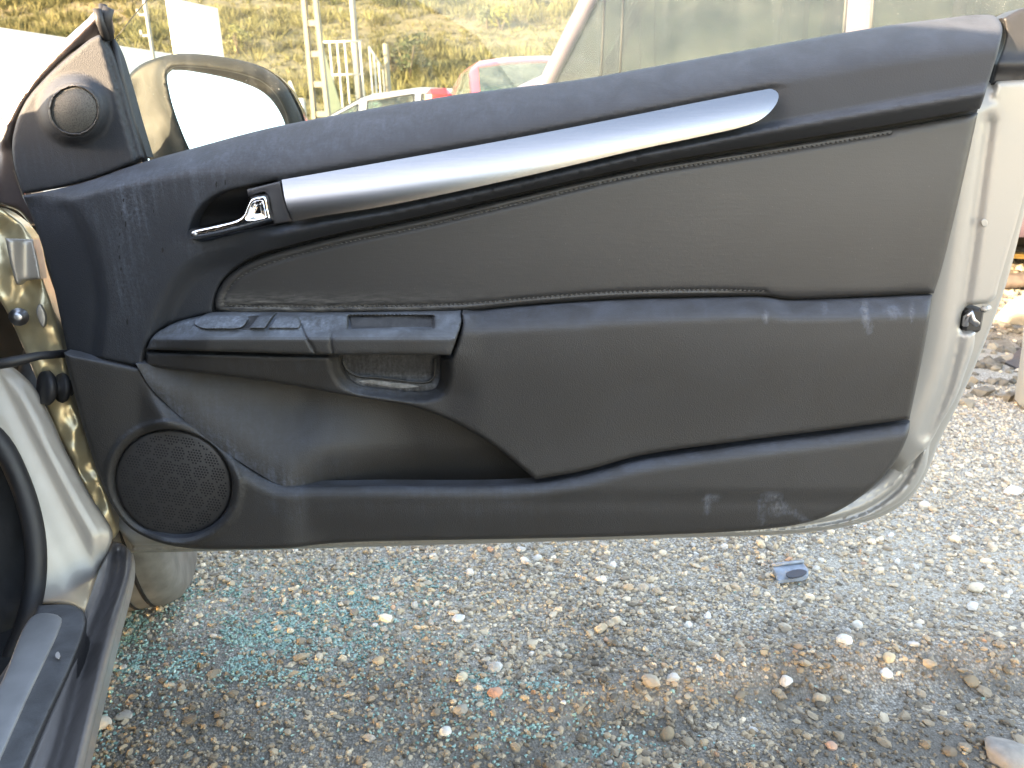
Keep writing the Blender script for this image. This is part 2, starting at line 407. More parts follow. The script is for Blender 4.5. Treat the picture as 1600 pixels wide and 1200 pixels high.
door = relief('door_shell', shell_out, h_shell, M['beige'], car, step=9, rnd=8, rdep=.008, back=.03, extra=[along([(1545, 190), (1530, 300), (1517, 400), (1498, 520), (1480, 600), (1450, 680)], 8, (-16, -10, -5, 0, 5, 10, 16))])
# lower flange and outer skin, deeper
fl_out = [(206, 812, 1), (700, 800), (1200, 700), (1400, 560), (1485, 560), (1470, 640), (1454, 690), (1447, 730), (1425, 768), (1390, 795), (1335, 816), (1250, 829), (1000, 838), (600, 851), (400, 857), (206, 861, 1)]
fl_path = [(206, 856), (600, 846), (1000, 834), (1240, 823), (1325, 808), (1375, 785), (1410, 755), (1432, 715), (1442, 680)]
FLP = smooth_path(fl_path, 12, False)
relief('door_flange', fl_out, lambda P: -.032-.05*ss(20, 60, dist(P, FLP, False))-.006*np.exp(-((dist(P, FLP, False))/4)**2)+.004*np.exp(-((dist(P, FLP, False)-8)/4)**2), M['beige'], door, step=9, rnd=5, rdep=.012, back=.04, extra=[along(fl_path, 8, (-12, -8, -4, 0, 4, 8, 12))])
sk = [(q[0], q[1]) for q in fl_out[3:]]
relief('outer_skin', [(160, 760, 1), (500, 700), (1200, 300), (1500, 120), (1650, 120, 1), (1650, 200), (1614, 290), (1597, 350), (1578, 425), (1560, 480), (1535, 545), (1500, 625), (1468, 690), (1450, 735), (1428, 772), (1392, 800), (1335, 820), (1250, 833), (1000, 842), (600, 854), (300, 862), (202, 864, 1)], lambda P: -.095+0*P[:, 0], M['beige'], door, step=30, rnd=6, rdep=.01, back=.05)
# latch in the notch
lt = MB(); 
def dp(px, py, off=0): return pix(DOOR, px, py, off)
lt.box(dp(1513, 498, -.035), (.026, .03, .034), bev=.004); lt.build('latch_plate', M['dark'], door)
lt = MB(); lt.tube([dp(1508, 508, -.012), dp(1510, 496, -.008), dp(1517, 488, -.006), dp(1519, 500, -.006), dp(1527, 507, -.008)], .0042, 8); lt.build('latch', M['steel'], door)
lt = MB(); lt.tube([dp(1533, 481, -.01), dp(1539, 484, -.006), dp(1545, 481, -.01)], .004, 8); lt.build('latch_striker_guide', M['beige'], door)
relief('slot', [(1520, 452), (1526, 450), (1530, 455), (1528, 464), (1523, 467), (1519, 462)], lambda P: -.0085+0*P[:, 0], M['seam'], door, step=5, rnd=1, rdep=.0002, back=.001, ostep=3)
relief('sticker_mark', [(1533, 346), (1538, 342), (1543, 346), (1542, 353), (1536, 354)], lambda P: -.0035+0*P[:, 0], M['beige'], door, step=4, rnd=1.5, rdep=.0005, back=.001, ostep=3)
# ---- main upper trim of the door panel
TOPB = curve((20, 308), (48, 304), (100, 292), (150, 278), (185, 266), (235, 250), (300, 232), (400, 205), (470, 190), (700, 150), (900, 125), (1000, 108), (1200, 72), (1400, 38), (1500, 27), (1560, 24), (1600, 24))
BOTB = curve((330, 470), (345, 440), (365, 420), (395, 402), (450, 385), (530, 365), (650, 340), (800, 305), (1000, 260), (1200, 226), (1400, 194), (1530, 172), (1600, 160))
STT = curve((430, 283), (600, 253), (800, 217), (1000, 178), (1100, 158), (1195, 140), (1400, 105), (1600, 78))
STB = curve((430, 349), (457, 345), (500, 338), (600, 322), (800, 280), (1000, 232), (1100, 212), (1190, 192), (1400, 152), (1600, 118))
C1 = smooth_path([(85, 285), (120, 322), (147, 370), (163, 430), (168, 480), (163, 530), (158, 575)], 10, False)
C2 = smooth_path([(560, 352), (440, 376), (340, 388), (290, 412), (257, 455), (236, 505), (224, 575)], 10, False)
def prof(t, knots):
    r = np.full_like(t, knots[0][1]); 
    for (a, ha), (b, hb) in zip(knots[:-1], knots[1:]):
        m = t >= a; r[m] = ha+(hb-ha)*ss(a, b, t[m])
    return r
def h_upper(P):
    x, y = P[:, 0], P[:, 1]; yt, st, sb, yb = TOPB(x), STT(np.maximum(x, 430)), STB(np.maximum(x, 430)), BOTB(np.maximum(x, 395))
    a = np.clip((y-yt)/(st-yt), 0, 1); up = -.022+.062*np.sin(a*math.pi/2)**.9
    b = np.clip((y-sb)/(yb-sb), 0, 1.0); lo = .005*ss(1200, 1240, x)*(1-ss(.03, .42, (y-sb)/(yb-sb)))+.035+.019*ss(.03, .42, b)-.024*ss(.40, 1.0, b)
    right = np.where(y < sb, np.where(y < st, up-.005*ss(8, 0, st-y)*ss(1230, 1200, x), .035+.005*ss(1200, 1240, x)), lo)
    a2 = np.clip((y-yt)/np.interp(x, [40, 150, 300, 430], [30, 26, 45, 80]), 0, 1); left = -.016+.052*np.sin(a2*math.pi/2)**.9*ss(20, 120, x)+.016*(1-ss(20, 120, x))
    s1 = side_of(P, C1); left = left-.013*ss(-2, 20, s1)*ss(285, 330, y)
    s2 = side_of(P, C2); left = left-.022*ss(-6, 34, -s2)*ss(430, 300, x)
    k = ss(360, 470, x)
    return left*(1-k)+right*k
s = side_of(np.array([[60, 450.], [300, 450.]]), C1); SG1 = 1 if s[0] > 0 else -1
s = side_of(np.array([[60, 350.], [400, 480.]]), C2); SG2 = s
_h = h_upper
def h_upper(P, C1=C1, C2=C2):
    x, y = P[:, 0], P[:, 1]; yt, st, sb, yb = TOPB(x), STT(np.maximum(x, 430)), STB(np.maximum(x, 430)), BOTB(np.maximum(x, 395))
    a = np.clip((y-yt)/(st-yt), 0, 1); up = -.022+.062*np.sin(a*math.pi/2)**.9
    b = np.clip((y-sb)/(yb-sb), 0, 1.0); lo = .005*ss(1200, 1240, x)*(1-ss(.03, .42, (y-sb)/(yb-sb)))+.035+.019*ss(.03, .42, b)-.024*ss(.40, 1.0, b)
    right = np.where(y < sb, np.where(y < st, up-.005*ss(8, 0, st-y)*ss(1230, 1200, x), .035+.005*ss(1200, 1240, x)), lo)
    a2 = np.clip((y-yt)/np.interp(x, [40, 150, 300, 430], [30, 26, 45, 80]), 0, 1)
    left = -.012+.050*np.sin(a2*math.pi/2)**.9*ss(30, 150, x)+.014*(1-ss(30, 150, x))
    s1 = side_of(P, C1)*SG1; left = left-.013*ss(-2, 20, s1)*ss(285, 330, y)
    s2 = side_of(P, C2)*(1 if SG2[1] > 0 else -1); left = left-.020*ss(-4, 34, s2)*ss(470, 330, x)
    k = ss(360, 470, x)
    return left*(1-k)+right*k
def gauss(P, cx, cy, sx, sy, rot=0):
    c, s = math.cos(rot), math.sin(rot); dx, dy = P[:, 0]-cx, P[:, 1]-cy
    return np.exp(-(((dx*c+dy*s)/sx)**2+((-dx*s+dy*c)/sy)**2))
def d_upper(P):
    x, y = P[:, 0], P[:, 1]; t = TOPB(x)
    return np.clip(.7*gauss(P, 205, 420, 34, 130)+.45*gauss(P, 185, 330, 60, 40)+.35*gauss(P, 340, 275, 120, 26, -.2)+.30*ss(90, 20, y-t)*ss(1050, 500, x)+.12*ss(60, 10, y-t)+.5*gauss(P, 300, 385, 40, 16)+.4*gauss(P, 310, 325, 14, 30), 0, 1)
hole_handle = [(296, 366, 1), (300, 345), (316, 320), (345, 301), (388, 291, 1), (432, 282, 1), (442, 300), (452, 346, 1), (427, 352), (360, 366), (310, 376)]
up_out = [(36, 306, 1), (100, 293), (150, 279), (185, 266), (235, 250), (300, 232), (400, 205), (470, 190), (700, 150), (900, 125), (1000, 108), (1200, 72), (1400, 38), (1480, 28), (1530, 23), (1556, 26), (1566, 42), (1561, 75), (1548, 118), (1535, 160), (1531, 170, 1), (1400, 193), (1200, 225), (1000, 259), (800, 304), (650, 339), (530, 364), (450, 384), (398, 400), (365, 420), (344, 443), (334, 470), (332, 489, 1), (300, 496), (262, 508), (240, 524), (226, 546), (221, 573, 1), (165, 562), (105, 549, 1), (96, 505), (78, 425), (52, 345)]
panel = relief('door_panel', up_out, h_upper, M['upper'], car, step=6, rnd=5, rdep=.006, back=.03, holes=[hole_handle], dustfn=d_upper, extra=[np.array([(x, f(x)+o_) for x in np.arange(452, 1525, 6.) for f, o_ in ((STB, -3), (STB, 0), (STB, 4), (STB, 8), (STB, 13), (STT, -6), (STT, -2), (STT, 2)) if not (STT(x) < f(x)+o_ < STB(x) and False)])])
relief('groove_filler', [(330, 520, 1), (332, 430), (420, 380), (650, 325), (1000, 245), (1300, 195), (1531, 164, 1), (1524, 182), (1440, 480, 1)], lambda P: .004+0*P[:, 0], M['seam'], panel, step=60, rnd=0, back=.01)
relief('handle_recess', [(280, 380, 1), (290, 320), (330, 285), (400, 275), (450, 270, 1), (465, 352, 1), (350, 385)], lambda P: .002-.02*ss(300, 340, P[:, 1]), M['dark'], panel, step=8, rnd=0, back=.005)
relief('handle_surround', [(386, 296, 1), (438, 283, 1), (441, 296), (447, 318), (457, 346, 1), (428, 351, 1), (418, 304), (414, 300), (388, 307, 1)], lambda P: .046+0*P[:, 0], M['trimdark'], panel, step=6, rnd=3, rdep=.003, back=.03)
HB = smooth_path([(296, 362), (330, 352), (372, 341), (383, 327), (392, 307), (414, 303)], 6, False)
hd_out = [(294, 366), (297, 359), (330, 350), (366, 341), (377, 335), (384, 320), (390, 308), (398, 305, 1), (414, 302, 1), (419, 306), (423, 325), (428, 345, 1), (400, 353), (340, 368), (302, 374), (295, 372)]
HDO = smooth_path(hd_out, 6)
def h_handle(P):
    d = dist(P, HDO); return .053+.010*ss(0, 6, d)-.012*ss(7, 16, d)*ss(368, 385, P[:, 0])*ss(345, 335, P[:, 1])-.008*ss(350, 362, P[:, 1])*0
relief('release_handle', hd_out, h_handle, M['chrome'], panel, step=3, rnd=4, rdep=.006, back=.012, ostep=3)
sc = MB(); sc.lathe(dp(304, 366, .064), (0, -1, 0), [(.0028, 0), (.0028, .0012), (.0006, .0014)], 12); sc.build('screw', M['steel'], panel)
st_out = [(440, 281, 1), (600, 253), (800, 217), (1000, 178), (1100, 158), (1190, 141), (1206, 139), (1216, 146), (1215, 158), (1204, 174), (1186, 188), (1160, 198), (1100, 212), (1000, 233), (800, 280), (600, 322), (500, 338), (458, 346, 1), (447, 318)]
def h_strip(P):
    x, y = P[:, 0], P[:, 1]; t = np.clip((y-STT(x))/(STB(x)-STT(x)), 0, 1); return .0445+.037*t-.020*t*t
relief('trim_strip', st_out, h_strip, M['alu'], panel, step=6, rnd=0, back=.014)
# dried black drips
dr = MB()
for (x_, y_, a_, b_) in [(193, 313, 1.6, 3), (190, 334, 1, 3), (196, 350, 1.8, 5), (187, 366, 1.2, 3), (186, 386, 1.2, 3), (187, 402, 1.6, 3.5), (189, 420, 1.6, 3), (199, 503, 2, 5), (254, 391, 2.4, 4), (120, 372, 1.2, 2), (240, 330, 1, 3), (338, 288, 1.6, 5), (352, 285, 1.5, 5)]:
    hh_ = h_upper(np.array([[x_, y_]]))[0]+.0006; dr.add([dp(x_+a_*math.cos(t)*(.8+.3*math.sin(3*t+x_)), y_+b_*math.sin(t), hh_) for t in np.linspace(0, 6.283, 9)[:-1]], [tuple(range(8))])
dr.build('drip_marks', M['seam'], panel, kind='stuff')
# ---- insert
in_out = [(1528, 176, 1), (1512, 250), (1490, 345), (1470, 425), (1459, 458, 1), (1350, 463), (1230, 467), (1195, 462), (1100, 463), (950, 467), (800, 478), (720, 486), (520, 489), (350, 488), (338, 484), (337, 465), (347, 443), (367, 423), (400, 404), (452, 388), (532, 368), (652, 343), (800, 309), (1000, 264), (1200, 231), (1400, 199)]
INS = smooth_path(in_out, 8)
stp_top = [(1392, 208), (1200, 240), (1000, 273), (800, 320), (650, 356), (530, 381), (455, 401), (410, 415), (375, 433), (355, 455), (349, 474)]
stp_bot = [(349, 478), (520, 479), (720, 475), (850, 464), (950, 457), (1100, 453), (1195, 455)]
SP1 = smooth_path(stp_top, 10, False); SP2 = smooth_path(stp_bot, 10, False)
def h_ins(P):
    d1 = dist(P, SP1, False); d2 = dist(P, SP2, False); d = np.minimum(d1, d2); di = dist(P, INS)
    return .016+.0035*ss(0, 9, di)-.0030*np.exp(-(d/3.)**2)+.004*np.sin(np.clip((P[:, 1]-200)/280, 0, 1)*math.pi)
relief('insert_panel', in_out, h_ins, M['leather'], panel, step=8, rnd=5, rdep=.006, back=.02, extra=[along(stp_top, 6, (-8, -4, -2, 0, 2, 4, 8)), along(stp_bot, 6, (-8, -4, -2, 0, 2, 4, 8))], dustfn=lambda P: .6*gauss(P, 420, 430, 120, 60)*0+.5*ss(30, 0, dist(P, SP2, False))*ss(900, 300, P[:, 0]))
sm_ = MB()
for pth in (stp_top, stp_bot):
    q = smooth_path(pth, 7.5, False)
    for i in range(len(q)-1):
        a, b = q[i], q[i+1]; hh = h_ins((a+(b-a)*.5)[None])[0]+.0012
        A = dp(*(a+(b-a)*.15+[0, 1.2]), hh-.0006); B = dp(*(a+(b-a)*.5), hh); C = dp(*(a+(b-a)*.85+[0, -1.2]), hh-.0006)
        sm_.tube([A, B, C], [.0005, .0009, .0005], 4)
sm_.build('stitching', M['thread'], panel, kind='stuff')
# ---- armrest band and its switches
LT = curve((300, 495), (345, 490), (500, 490), (720, 487), (800, 479), (950, 468), (1100, 464), (1195, 463), (1230, 468), (1350, 464), (1460, 459))
arm_out = [(229, 546, 1), (238, 527), (258, 512), (305, 498), (345, 491), (500, 491), (719, 488, 1), (721, 500), (713, 530), (704, 555, 1), (600, 554), (500, 554), (400, 551), (300, 548)]
sA = [(470, 506), (476, 522), (494, 555)]; sB = [(519, 520), (517, 535), (520, 556)]
PA, PB = smooth_path(sA, 4, False), smooth_path(sB, 4, False)
def h_arm(P):
    x, y = P[:, 0], P[:, 1]; e = ss(225, 330, x); t = np.clip((y-LT(np.maximum(x, 300))-2)/32, 0, 1)
    tray = ss(541, 545, x)*ss(641+38, 637+38, x)*ss(492, 494, y)*ss(514, 511, y)
    h = (.030+.048*t**.8)*e+(.026+.012*ss(500, 530, y))*(1-e); h = h+.006*ss(522, 530, y)
    h -= .004*np.exp(-(dist(P, PA, False)/1.6)**2)+.003*np.exp(-(dist(P, PB, False)/1.6)**2)*ss(518, 522, y)
    return h-.018*tray
xx, yy = np.meshgrid(np.arange(536, 690, 3.), np.arange(488, 520, 3.)); trayp = np.stack([xx.ravel(), yy.ravel()], 1)
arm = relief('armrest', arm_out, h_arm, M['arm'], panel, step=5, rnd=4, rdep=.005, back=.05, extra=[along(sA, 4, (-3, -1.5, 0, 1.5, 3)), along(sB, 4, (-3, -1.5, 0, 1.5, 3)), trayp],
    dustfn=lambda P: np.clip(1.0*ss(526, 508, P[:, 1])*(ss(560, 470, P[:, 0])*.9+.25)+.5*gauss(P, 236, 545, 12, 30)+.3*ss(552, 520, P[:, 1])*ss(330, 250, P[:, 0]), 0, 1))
def sw(out, name, lift, mat='arm', dust=.9, rnd=1.6):
    return relief(name, out, lambda P: h_arm(P)+lift, M[mat], panel, step=4, rnd=rnd, rdep=.004, back=.02, ostep=4, dustfn=lambda P: dust+0*P[:, 0])
sw([(303, 505), (312, 496), (335, 493), (372, 494), (386, 500), (378, 511), (345, 514), (312, 512)], 'mirror_switch', .009)
sw([(372, 513), (388, 494), (408, 494), (400, 513)], 'switch_recess', .001, 'dark', 0, 1)
sw([(389, 513, 1), (404, 494, 1), (427, 493, 1), (414, 513, 1)], 'window_switch', .010)
sw([(419, 513, 1), (433, 494, 1), (462, 494, 1), (470, 505), (466, 513, 1)], 'window_switch', .007)
sw([(546, 494, 1), (678, 492, 1), (676, 511, 1), (549, 513, 1)], 'storage_tray', .0035, 'dark', .12, 1)
# ---- lower main moulding
cup_hole = [(530, 557, 1), (688, 557, 1), (688, 586), (681, 605), (664, 611), (600, 606), (560, 600), (538, 584)]
CUP = smooth_path(cup_hole, 6)
pk = [(228, 574), (300, 577), (400, 585), (500, 595), (600, 610), (680, 630), (740, 662), (790, 702), (834, 750)]
PKC = smooth_path(pk, 8, False)
low_out = [(722, 490, 1), (800, 481), (950, 470), (1100, 466), (1195, 465), (1230, 470), (1350, 466), (1457, 461, 1), (1450, 510), (1437, 580), (1421, 655, 1), (1300, 671), (1150, 690), (1000, 712), (910, 736), (836, 749, 1), (798, 717), (762, 690), (706, 658), (650, 637), (575, 623), (500, 610), (425, 597), (350, 587), (290, 580), (226, 572, 1), (228, 550, 1), (300, 552), (400, 555), (500, 557), (600, 558), (706, 558, 1), (715, 532), (723, 505)]
def h_low(P):
    x, y = P[:, 0], P[:, 1]; w = np.interp(x, [720, 900, 1200, 1460], [40, 46, 36, 40])
    t = np.clip((y-LT(np.maximum(x, 300)))/w, 0, 1)
    right = .020+.040*np.sin(t*math.pi/2)**1.1-.012*ss(60, 240, y-LT(np.maximum(x, 300)))
    lw = .066-.020*np.clip((y-556)/60, 0, 1)+0*x; lw = lw*ss(215, 330, x)+.034*(1-ss(215, 330, x))
    k = ss(690, 760, x); h = lw*(1-k)+right*k
    dc = dist(P, CUP); h -= .024*ss(20, 1, dc)*ss(548, 562, y)
    return h
def d_low(P):
    g = .9*gauss(P, 1351, 486, 5, 16)+.7*gauss(P, 1197, 495, 4, 10)+.6*gauss(P, 1425, 487, 4, 14)+.5*gauss(P, 1288, 482, 4, 10)+.45*gauss(P, 1358, 510, 6, 12)+.35*gauss(P, 1395, 487, 14, 10)
    gg_ = np.clip(g*1.5-.15, 0, 1)
    return gg_*1.0+np.where(gg_ > 0, 1, 0)*0+np.where(gg_ > .02, 1.0, 0)*1.0 if False else np.where(gg_ > .02, 1+gg_, 0)+np.where(gg_ > .02, 0, 1)*np.clip(.5*ss(30, 4, P[:, 1]-LT(P[:, 0]))*ss(1000, 730, P[:, 0])+.25*ss(20, 2, P[:, 1]-LT(P[:, 0]))+.7*gauss(P, 600, 612, 90, 10)+.3*ss(560, 552, P[:, 1]-0)*ss(700, 400, P[:, 0])+.25*gauss(P, 420, 570, 180, 12), 0, 1)
xx, yy = np.meshgrid(np.arange(1335, 1372, 3.), np.arange(468, 530, 3.)); e1 = np.stack([xx.ravel(), yy.ravel()], 1)
xx, yy = np.meshgrid(np.arange(1186, 1208, 3.), np.arange(470, 520, 3.)); e2 = np.stack([xx.ravel(), yy.ravel()], 1)
xx, yy = np.meshgrid(np.arange(1415, 1435, 3.), np.arange(468, 512, 3.)); e3 = np.stack([xx.ravel(), yy.ravel()], 1)
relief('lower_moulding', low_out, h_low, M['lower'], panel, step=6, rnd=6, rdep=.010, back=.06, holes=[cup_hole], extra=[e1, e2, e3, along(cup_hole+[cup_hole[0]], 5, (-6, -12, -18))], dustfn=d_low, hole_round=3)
relief('pull_cup', [(515, 545, 1), (700, 545, 1), (700, 615), (640, 622), (545, 610)], lambda P: .010+.008*ss(584, 600, P[:, 1]-(P[:, 0]-600)*.06), M['dark'], panel, step=6, rnd=0, back=.02, dustfn=lambda P: np.clip(.5+.5*ss(580, 598, P[:, 1]), 0, 1))
cf = MB(); q = [(535, 562), (542, 577), (556, 586), (600, 591), (650, 597), (670, 596), (678, 588), (680, 562)]
cf.tube([dp(*p, .020) for p in smooth_path(q, 6, False)], .0018, 6); cf.build('cup_rim', M['arm'], panel)
# pale dried mud at the bottom of the cup
relief('dirt_patch', [(560, 596), (575, 593), (610, 597), (640, 600), (655, 604), (630, 607), (590, 602)], lambda P: .0195+0*P[:, 0], plain('dried_mud', (.24, .24, .24), .9, var=.4, scale=150), panel, step=5, rnd=3, rdep=.002, back=.004, ostep=5)
# ---- map pocket
pok_out = [(212, 568, 1), (300, 570), (400, 577), (500, 588), (600, 603), (684, 622), (745, 655), (795, 700), (842, 758, 1), (850, 790, 1), (640, 800), (480, 798, 1), (455, 766), (425, 752), (385, 728), (330, 690), (275, 645), (235, 605)]
PKL = smooth_path([(205, 560), (225, 590), (262, 632), (330, 688), (395, 736), (440, 756), (470, 762)], 8, False)
def h_pok(P):
    x, y = P[:, 0], P[:, 1]; d = dist(P, PKL, False)
    base = .040-.068*ss(0, np.interp(x, [215, 300, 450, 600], [60, 150, 185, 200]), d)
    return base-.040*ss(690, 790, y)*ss(440, 520, x)+.004*ss(640, 600, y)
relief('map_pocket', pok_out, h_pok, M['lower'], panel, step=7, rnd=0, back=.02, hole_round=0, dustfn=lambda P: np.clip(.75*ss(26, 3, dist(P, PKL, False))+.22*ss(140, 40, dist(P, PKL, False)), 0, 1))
# ---- lower panel with loudspeaker
bot_out = [(100, 551, 1), (165, 564), (218, 575, 1), (235, 602), (275, 642), (335, 690), (392, 732), (425, 750), (455, 757), (600, 757), (760, 757), (836, 753), (905, 741), (1000, 717), (1150, 695), (1300, 676), (1422, 658, 1), (1421, 672), (1408, 705), (1386, 738), (1350, 772), (1310, 798), (1270, 814), (1200, 826), (1000, 837), (800, 842), (550, 847), (495, 851), (455, 856), (380, 858), (300, 857), (250, 848), (205, 826), (178, 795), (155, 745), (134, 680), (112, 600)]
BT = curve((100, 551), (165, 564), (218, 575), (235, 602), (275, 642), (335, 690), (392, 732), (425, 750), (455, 757), (600, 757), (760, 757), (836, 753), (905, 741), (1000, 717), (1150, 695), (1300, 676), (1422, 658))
BTP = smooth_path(bot_out[2:17], 8, False)
SPC = (271, 755)
def ell(P, rx, ry, rot=.35):
    c, s = math.cos(rot), math.sin(rot); dx, dy = P[:, 0]-SPC[0], P[:, 1]-SPC[1]
    return np.sqrt(((dx*c+dy*s)/rx)**2+((-dx*s+dy*c)/ry)**2)
def ellp(rx, ry, n=60, rot=.35):
    c, s = math.cos(rot), math.sin(rot); return [(SPC[0]+rx*math.cos(t)*c-ry*math.sin(t)*s, SPC[1]+rx*math.cos(t)*s+ry*math.sin(t)*c) for t in np.linspace(0, 2*math.pi, n, endpoint=False)]
def h_bot(P):
    x, y = P[:, 0], P[:, 1]; d = dist(P, BTP, False)
    h = .036+.018*np.sin(np.clip(d/26, 0, 1)*math.pi/2)*ss(215, 260, x)+.010*(1-ss(150, 260, x))
    h = h-.010*ss(790, 850, y)*ss(450, 520, x)-.006*ss(440, 490, x)*ss(760, 790, y)
    r = ell(P, 98, 88); h = h+.005*np.exp(-((r-1.06)/.05)**2)
    return h
def d_bot(P):
    d = dist(P, BTP, False); sc_ = .9*gauss(P, 1112, 778, 12, 5)+.8*gauss(P, 1105, 790, 5, 12)+.9*gauss(P, 1208, 775, 12, 7)+.8*gauss(P, 1215, 795, 10, 12, .5)+.6*gauss(P, 1245, 805, 26, 5, .5)+.3*gauss(P, 1190, 800, 8, 30)
    k_ = np.clip(sc_*1.0-.15, 0, .8)
    return np.where(k_ > .02, 1+k_, 0)+np.where(k_ > .02, 0, 1)*np.clip(.9*np.exp(-(d/10)**2)*ss(230, 260, x := P[:, 0])*ss(520, 400, x)+.25*ss(24, 4, d)*ss(560, 700, x)+.45*gauss(P, 440, 800, 40, 10, .7)+.3*gauss(P, 470, 790, 8, 40)+.2*gauss(P, 700, 790, 300, 30), 0, 1)
xx, yy = np.meshgrid(np.arange(1090, 1275, 4.), np.arange(762, 818, 4.)); e4 = np.stack([xx.ravel(), yy.ravel()], 1)
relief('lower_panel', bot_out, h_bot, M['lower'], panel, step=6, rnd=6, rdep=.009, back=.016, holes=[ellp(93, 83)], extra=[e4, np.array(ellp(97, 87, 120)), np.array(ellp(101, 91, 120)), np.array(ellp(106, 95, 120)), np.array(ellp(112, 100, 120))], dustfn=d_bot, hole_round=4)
gr = relief('speaker_grille', ellp(91.5, 81.5), lambda P: .036+.010*(1-np.clip(ell(P, 92, 82), 0, 1)**2), plastic('grille_plastic', (.035, .033, .033), .5, .2, .5, .2), panel, step=8, rnd=4, rdep=.004, back=.02)
hb = MB(); rot = .15; cR, sR = math.cos(rot), math.sin(rot)
for i in range(-40, 41):
    for j in range(-40, 41):
        ux = (i+.5*(j % 2))*4.6; uy = j*4.0; X = SPC[0]+ux*cR-uy*sR; Y = SPC[1]+ux*sR+uy*cR
        if ell(np.array([[X, Y]]), 84, 75)[0] > 1: continue
        # hexagonal cells: leave out the holes on the cell borders
        ha = 27.0; qx = ux/ha; qy = uy/(ha*.8660254)
        best = 1e9; sec = 1e9
        for jj in (math.floor(qy)-1, math.floor(qy), math.floor(qy)+1, math.floor(qy)+2):
            for ii in (math.floor(qx)-1, math.floor(qx), math.floor(qx)+1, math.floor(qx)+2):
                cx = (ii+.5*(jj % 2))*ha; cy = jj*ha*.8660254; dd = math.hypot(ux-cx, uy-cy)
                if dd < best: sec = best; best = dd
                elif dd < sec: sec = dd
        if sec-best < 4.2: continue
        P0 = np.array([[X, Y]]); h = .036+.010*(1-ell(P0, 92, 82)[0]**2)+.0003; c = dp(X, Y, h); r = .00135
        hb.add([c+np.array([r*math.cos(a), 0, r*math.sin(a)]) for a in np.linspace(0, 2*math.pi, 6, endpoint=False)], [(0, 1, 2, 3, 4, 5)])
o = hb.build('perforation', M['seam'], gr, kind='stuff'); 
# ---- triangle with tweeter
TW = (116, 172)
tri_out = [(36, 303, 1), (22, 258), (20, 215), (38, 163), (75, 118), (115, 82), (146, 58), (158, 55), (172, 75), (190, 130), (207, 190), (224, 246, 1), (185, 264), (150, 277), (100, 291)]
def h_tri(P):
    r = np.hypot(P[:, 0]-TW[0], (P[:, 1]-TW[1])/.98)
    e = np.interp(P[:, 1], [60, 130, 190, 245], [163, 183, 198, 214])
    return -.012+.020*ss(60, 40, r)-.004*ss(-12, 2, P[:, 0]-e)*0-.010*ss(-6, 0, P[:, 0]-e)
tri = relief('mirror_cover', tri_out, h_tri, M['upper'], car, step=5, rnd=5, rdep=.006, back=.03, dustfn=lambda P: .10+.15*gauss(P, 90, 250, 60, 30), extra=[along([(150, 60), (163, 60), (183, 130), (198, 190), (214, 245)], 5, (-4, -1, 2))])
circ = lambda r, c=TW, n=40: [(c[0]+r*math.cos(t), c[1]+r*math.sin(t)) for t in np.linspace(0, 2*math.pi, n, endpoint=False)]
relief('tweeter_ring', circ(41), lambda P: .012+0*P[:, 0], M['lower'], tri, step=5, rnd=5, rdep=.006, back=.01, holes=[circ(36)], hole_round=2)
m = Mat('tweeter_mesh'); vo = m.n("ShaderNodeTexVoronoi"); vo.inputs['Scale'].default_value = 700; m.l(m.co(), vo.inputs['Vector'])
m.set(col=m.ramp(vo.outputs['Distance'], (.25, (.01, .01, .01)), (.45, (.07, .07, .065))), rough=.5); m.bump(vo.outputs['Distance'], .5, .0006)
relief('tweeter_grille', circ(36), lambda P: .008+.006*(1-((P[:, 0]-TW[0])**2+(P[:, 1]-TW[1])**2)/1400), m.m, tri, step=5, rnd=1, rdep=.0005, back=.01)
# corner of the painted door frame
fr_out = [(138, 28), (150, 16), (166, 16, 1), (172, 50, 1), (155, 62), (120, 80), (78, 117), (40, 163), (24, 213), (26, 258), (40, 303), (60, 350), (48, 352, 1), (28, 330), (5, 322), (-20, 316, 1), (-20, 225), (2, 185), (40, 125), (90, 72)]
FRP = smooth_path([(158, 22), (112, 68), (60, 122), (24, 175), (6, 220)], 8, False)
frm = relief('window_frame', fr_out, lambda P: -.030+.010*np.exp(-(dist(P, FRP, False)/9)**2)-.01*ss(8, -10, P[:, 0]), M['frame'], car, step=6, rnd=6, rdep=.012, back=.012)
b_ = MB(); b_.tube([dp(170, 12, -.02), dp(166, 30, -.02), dp(170, 60, -.025)], .0065, 8); b_.tube([dp(152, 14, -.01), dp(156, 34, -.01), dp(166, 60, -.02)], .005, 8); b_.tube([dp(161, 8, -.025), dp(161, 34, -.02), dp(168, 62, -.03)], .005, 8)
b_.build('window_seal', M['rubber'], frm)
b_ = MB(); b_.tube([dp(176, 62, -.035), dp(190, 120, -.035), dp(208, 190, -.035), dp(228, 255, -.035)], .004, 8); b_.build('glass_run', M['rubber'], frm)
# ---- door glass
gl_plane = Plane((0, 1.035, 0), (0, -1, .02))
gl_out = [(234, 262, 1), (212, 160), (178, 62, 1), (217, 14), (330, -100), (560, -190), (900, -260), (1300, -280), (1560, -190), (1640, 60, 1), (1500, 90), (1200, 130), (900, 190), (600, 240)]
relief('door_window', gl_out, lambda P: 0*P[:, 0], M['glass'], car, plane=gl_plane, step=60, rnd=0, back=.0035, ostep=15)
# belt seal end at the right
bs_out = [(1566, 28, 1), (1600, 12), (1640, 10, 1), (1640, 132, 1), (1600, 131), (1548, 133, 1), (1556, 100), (1570, 60)]
relief('belt_seal', bs_out, lambda P: -.012+.010*np.exp(-((P[:, 1]-100)/10)**2), M['rubber'], car, step=8, rnd=6, rdep=.008, back=.03)
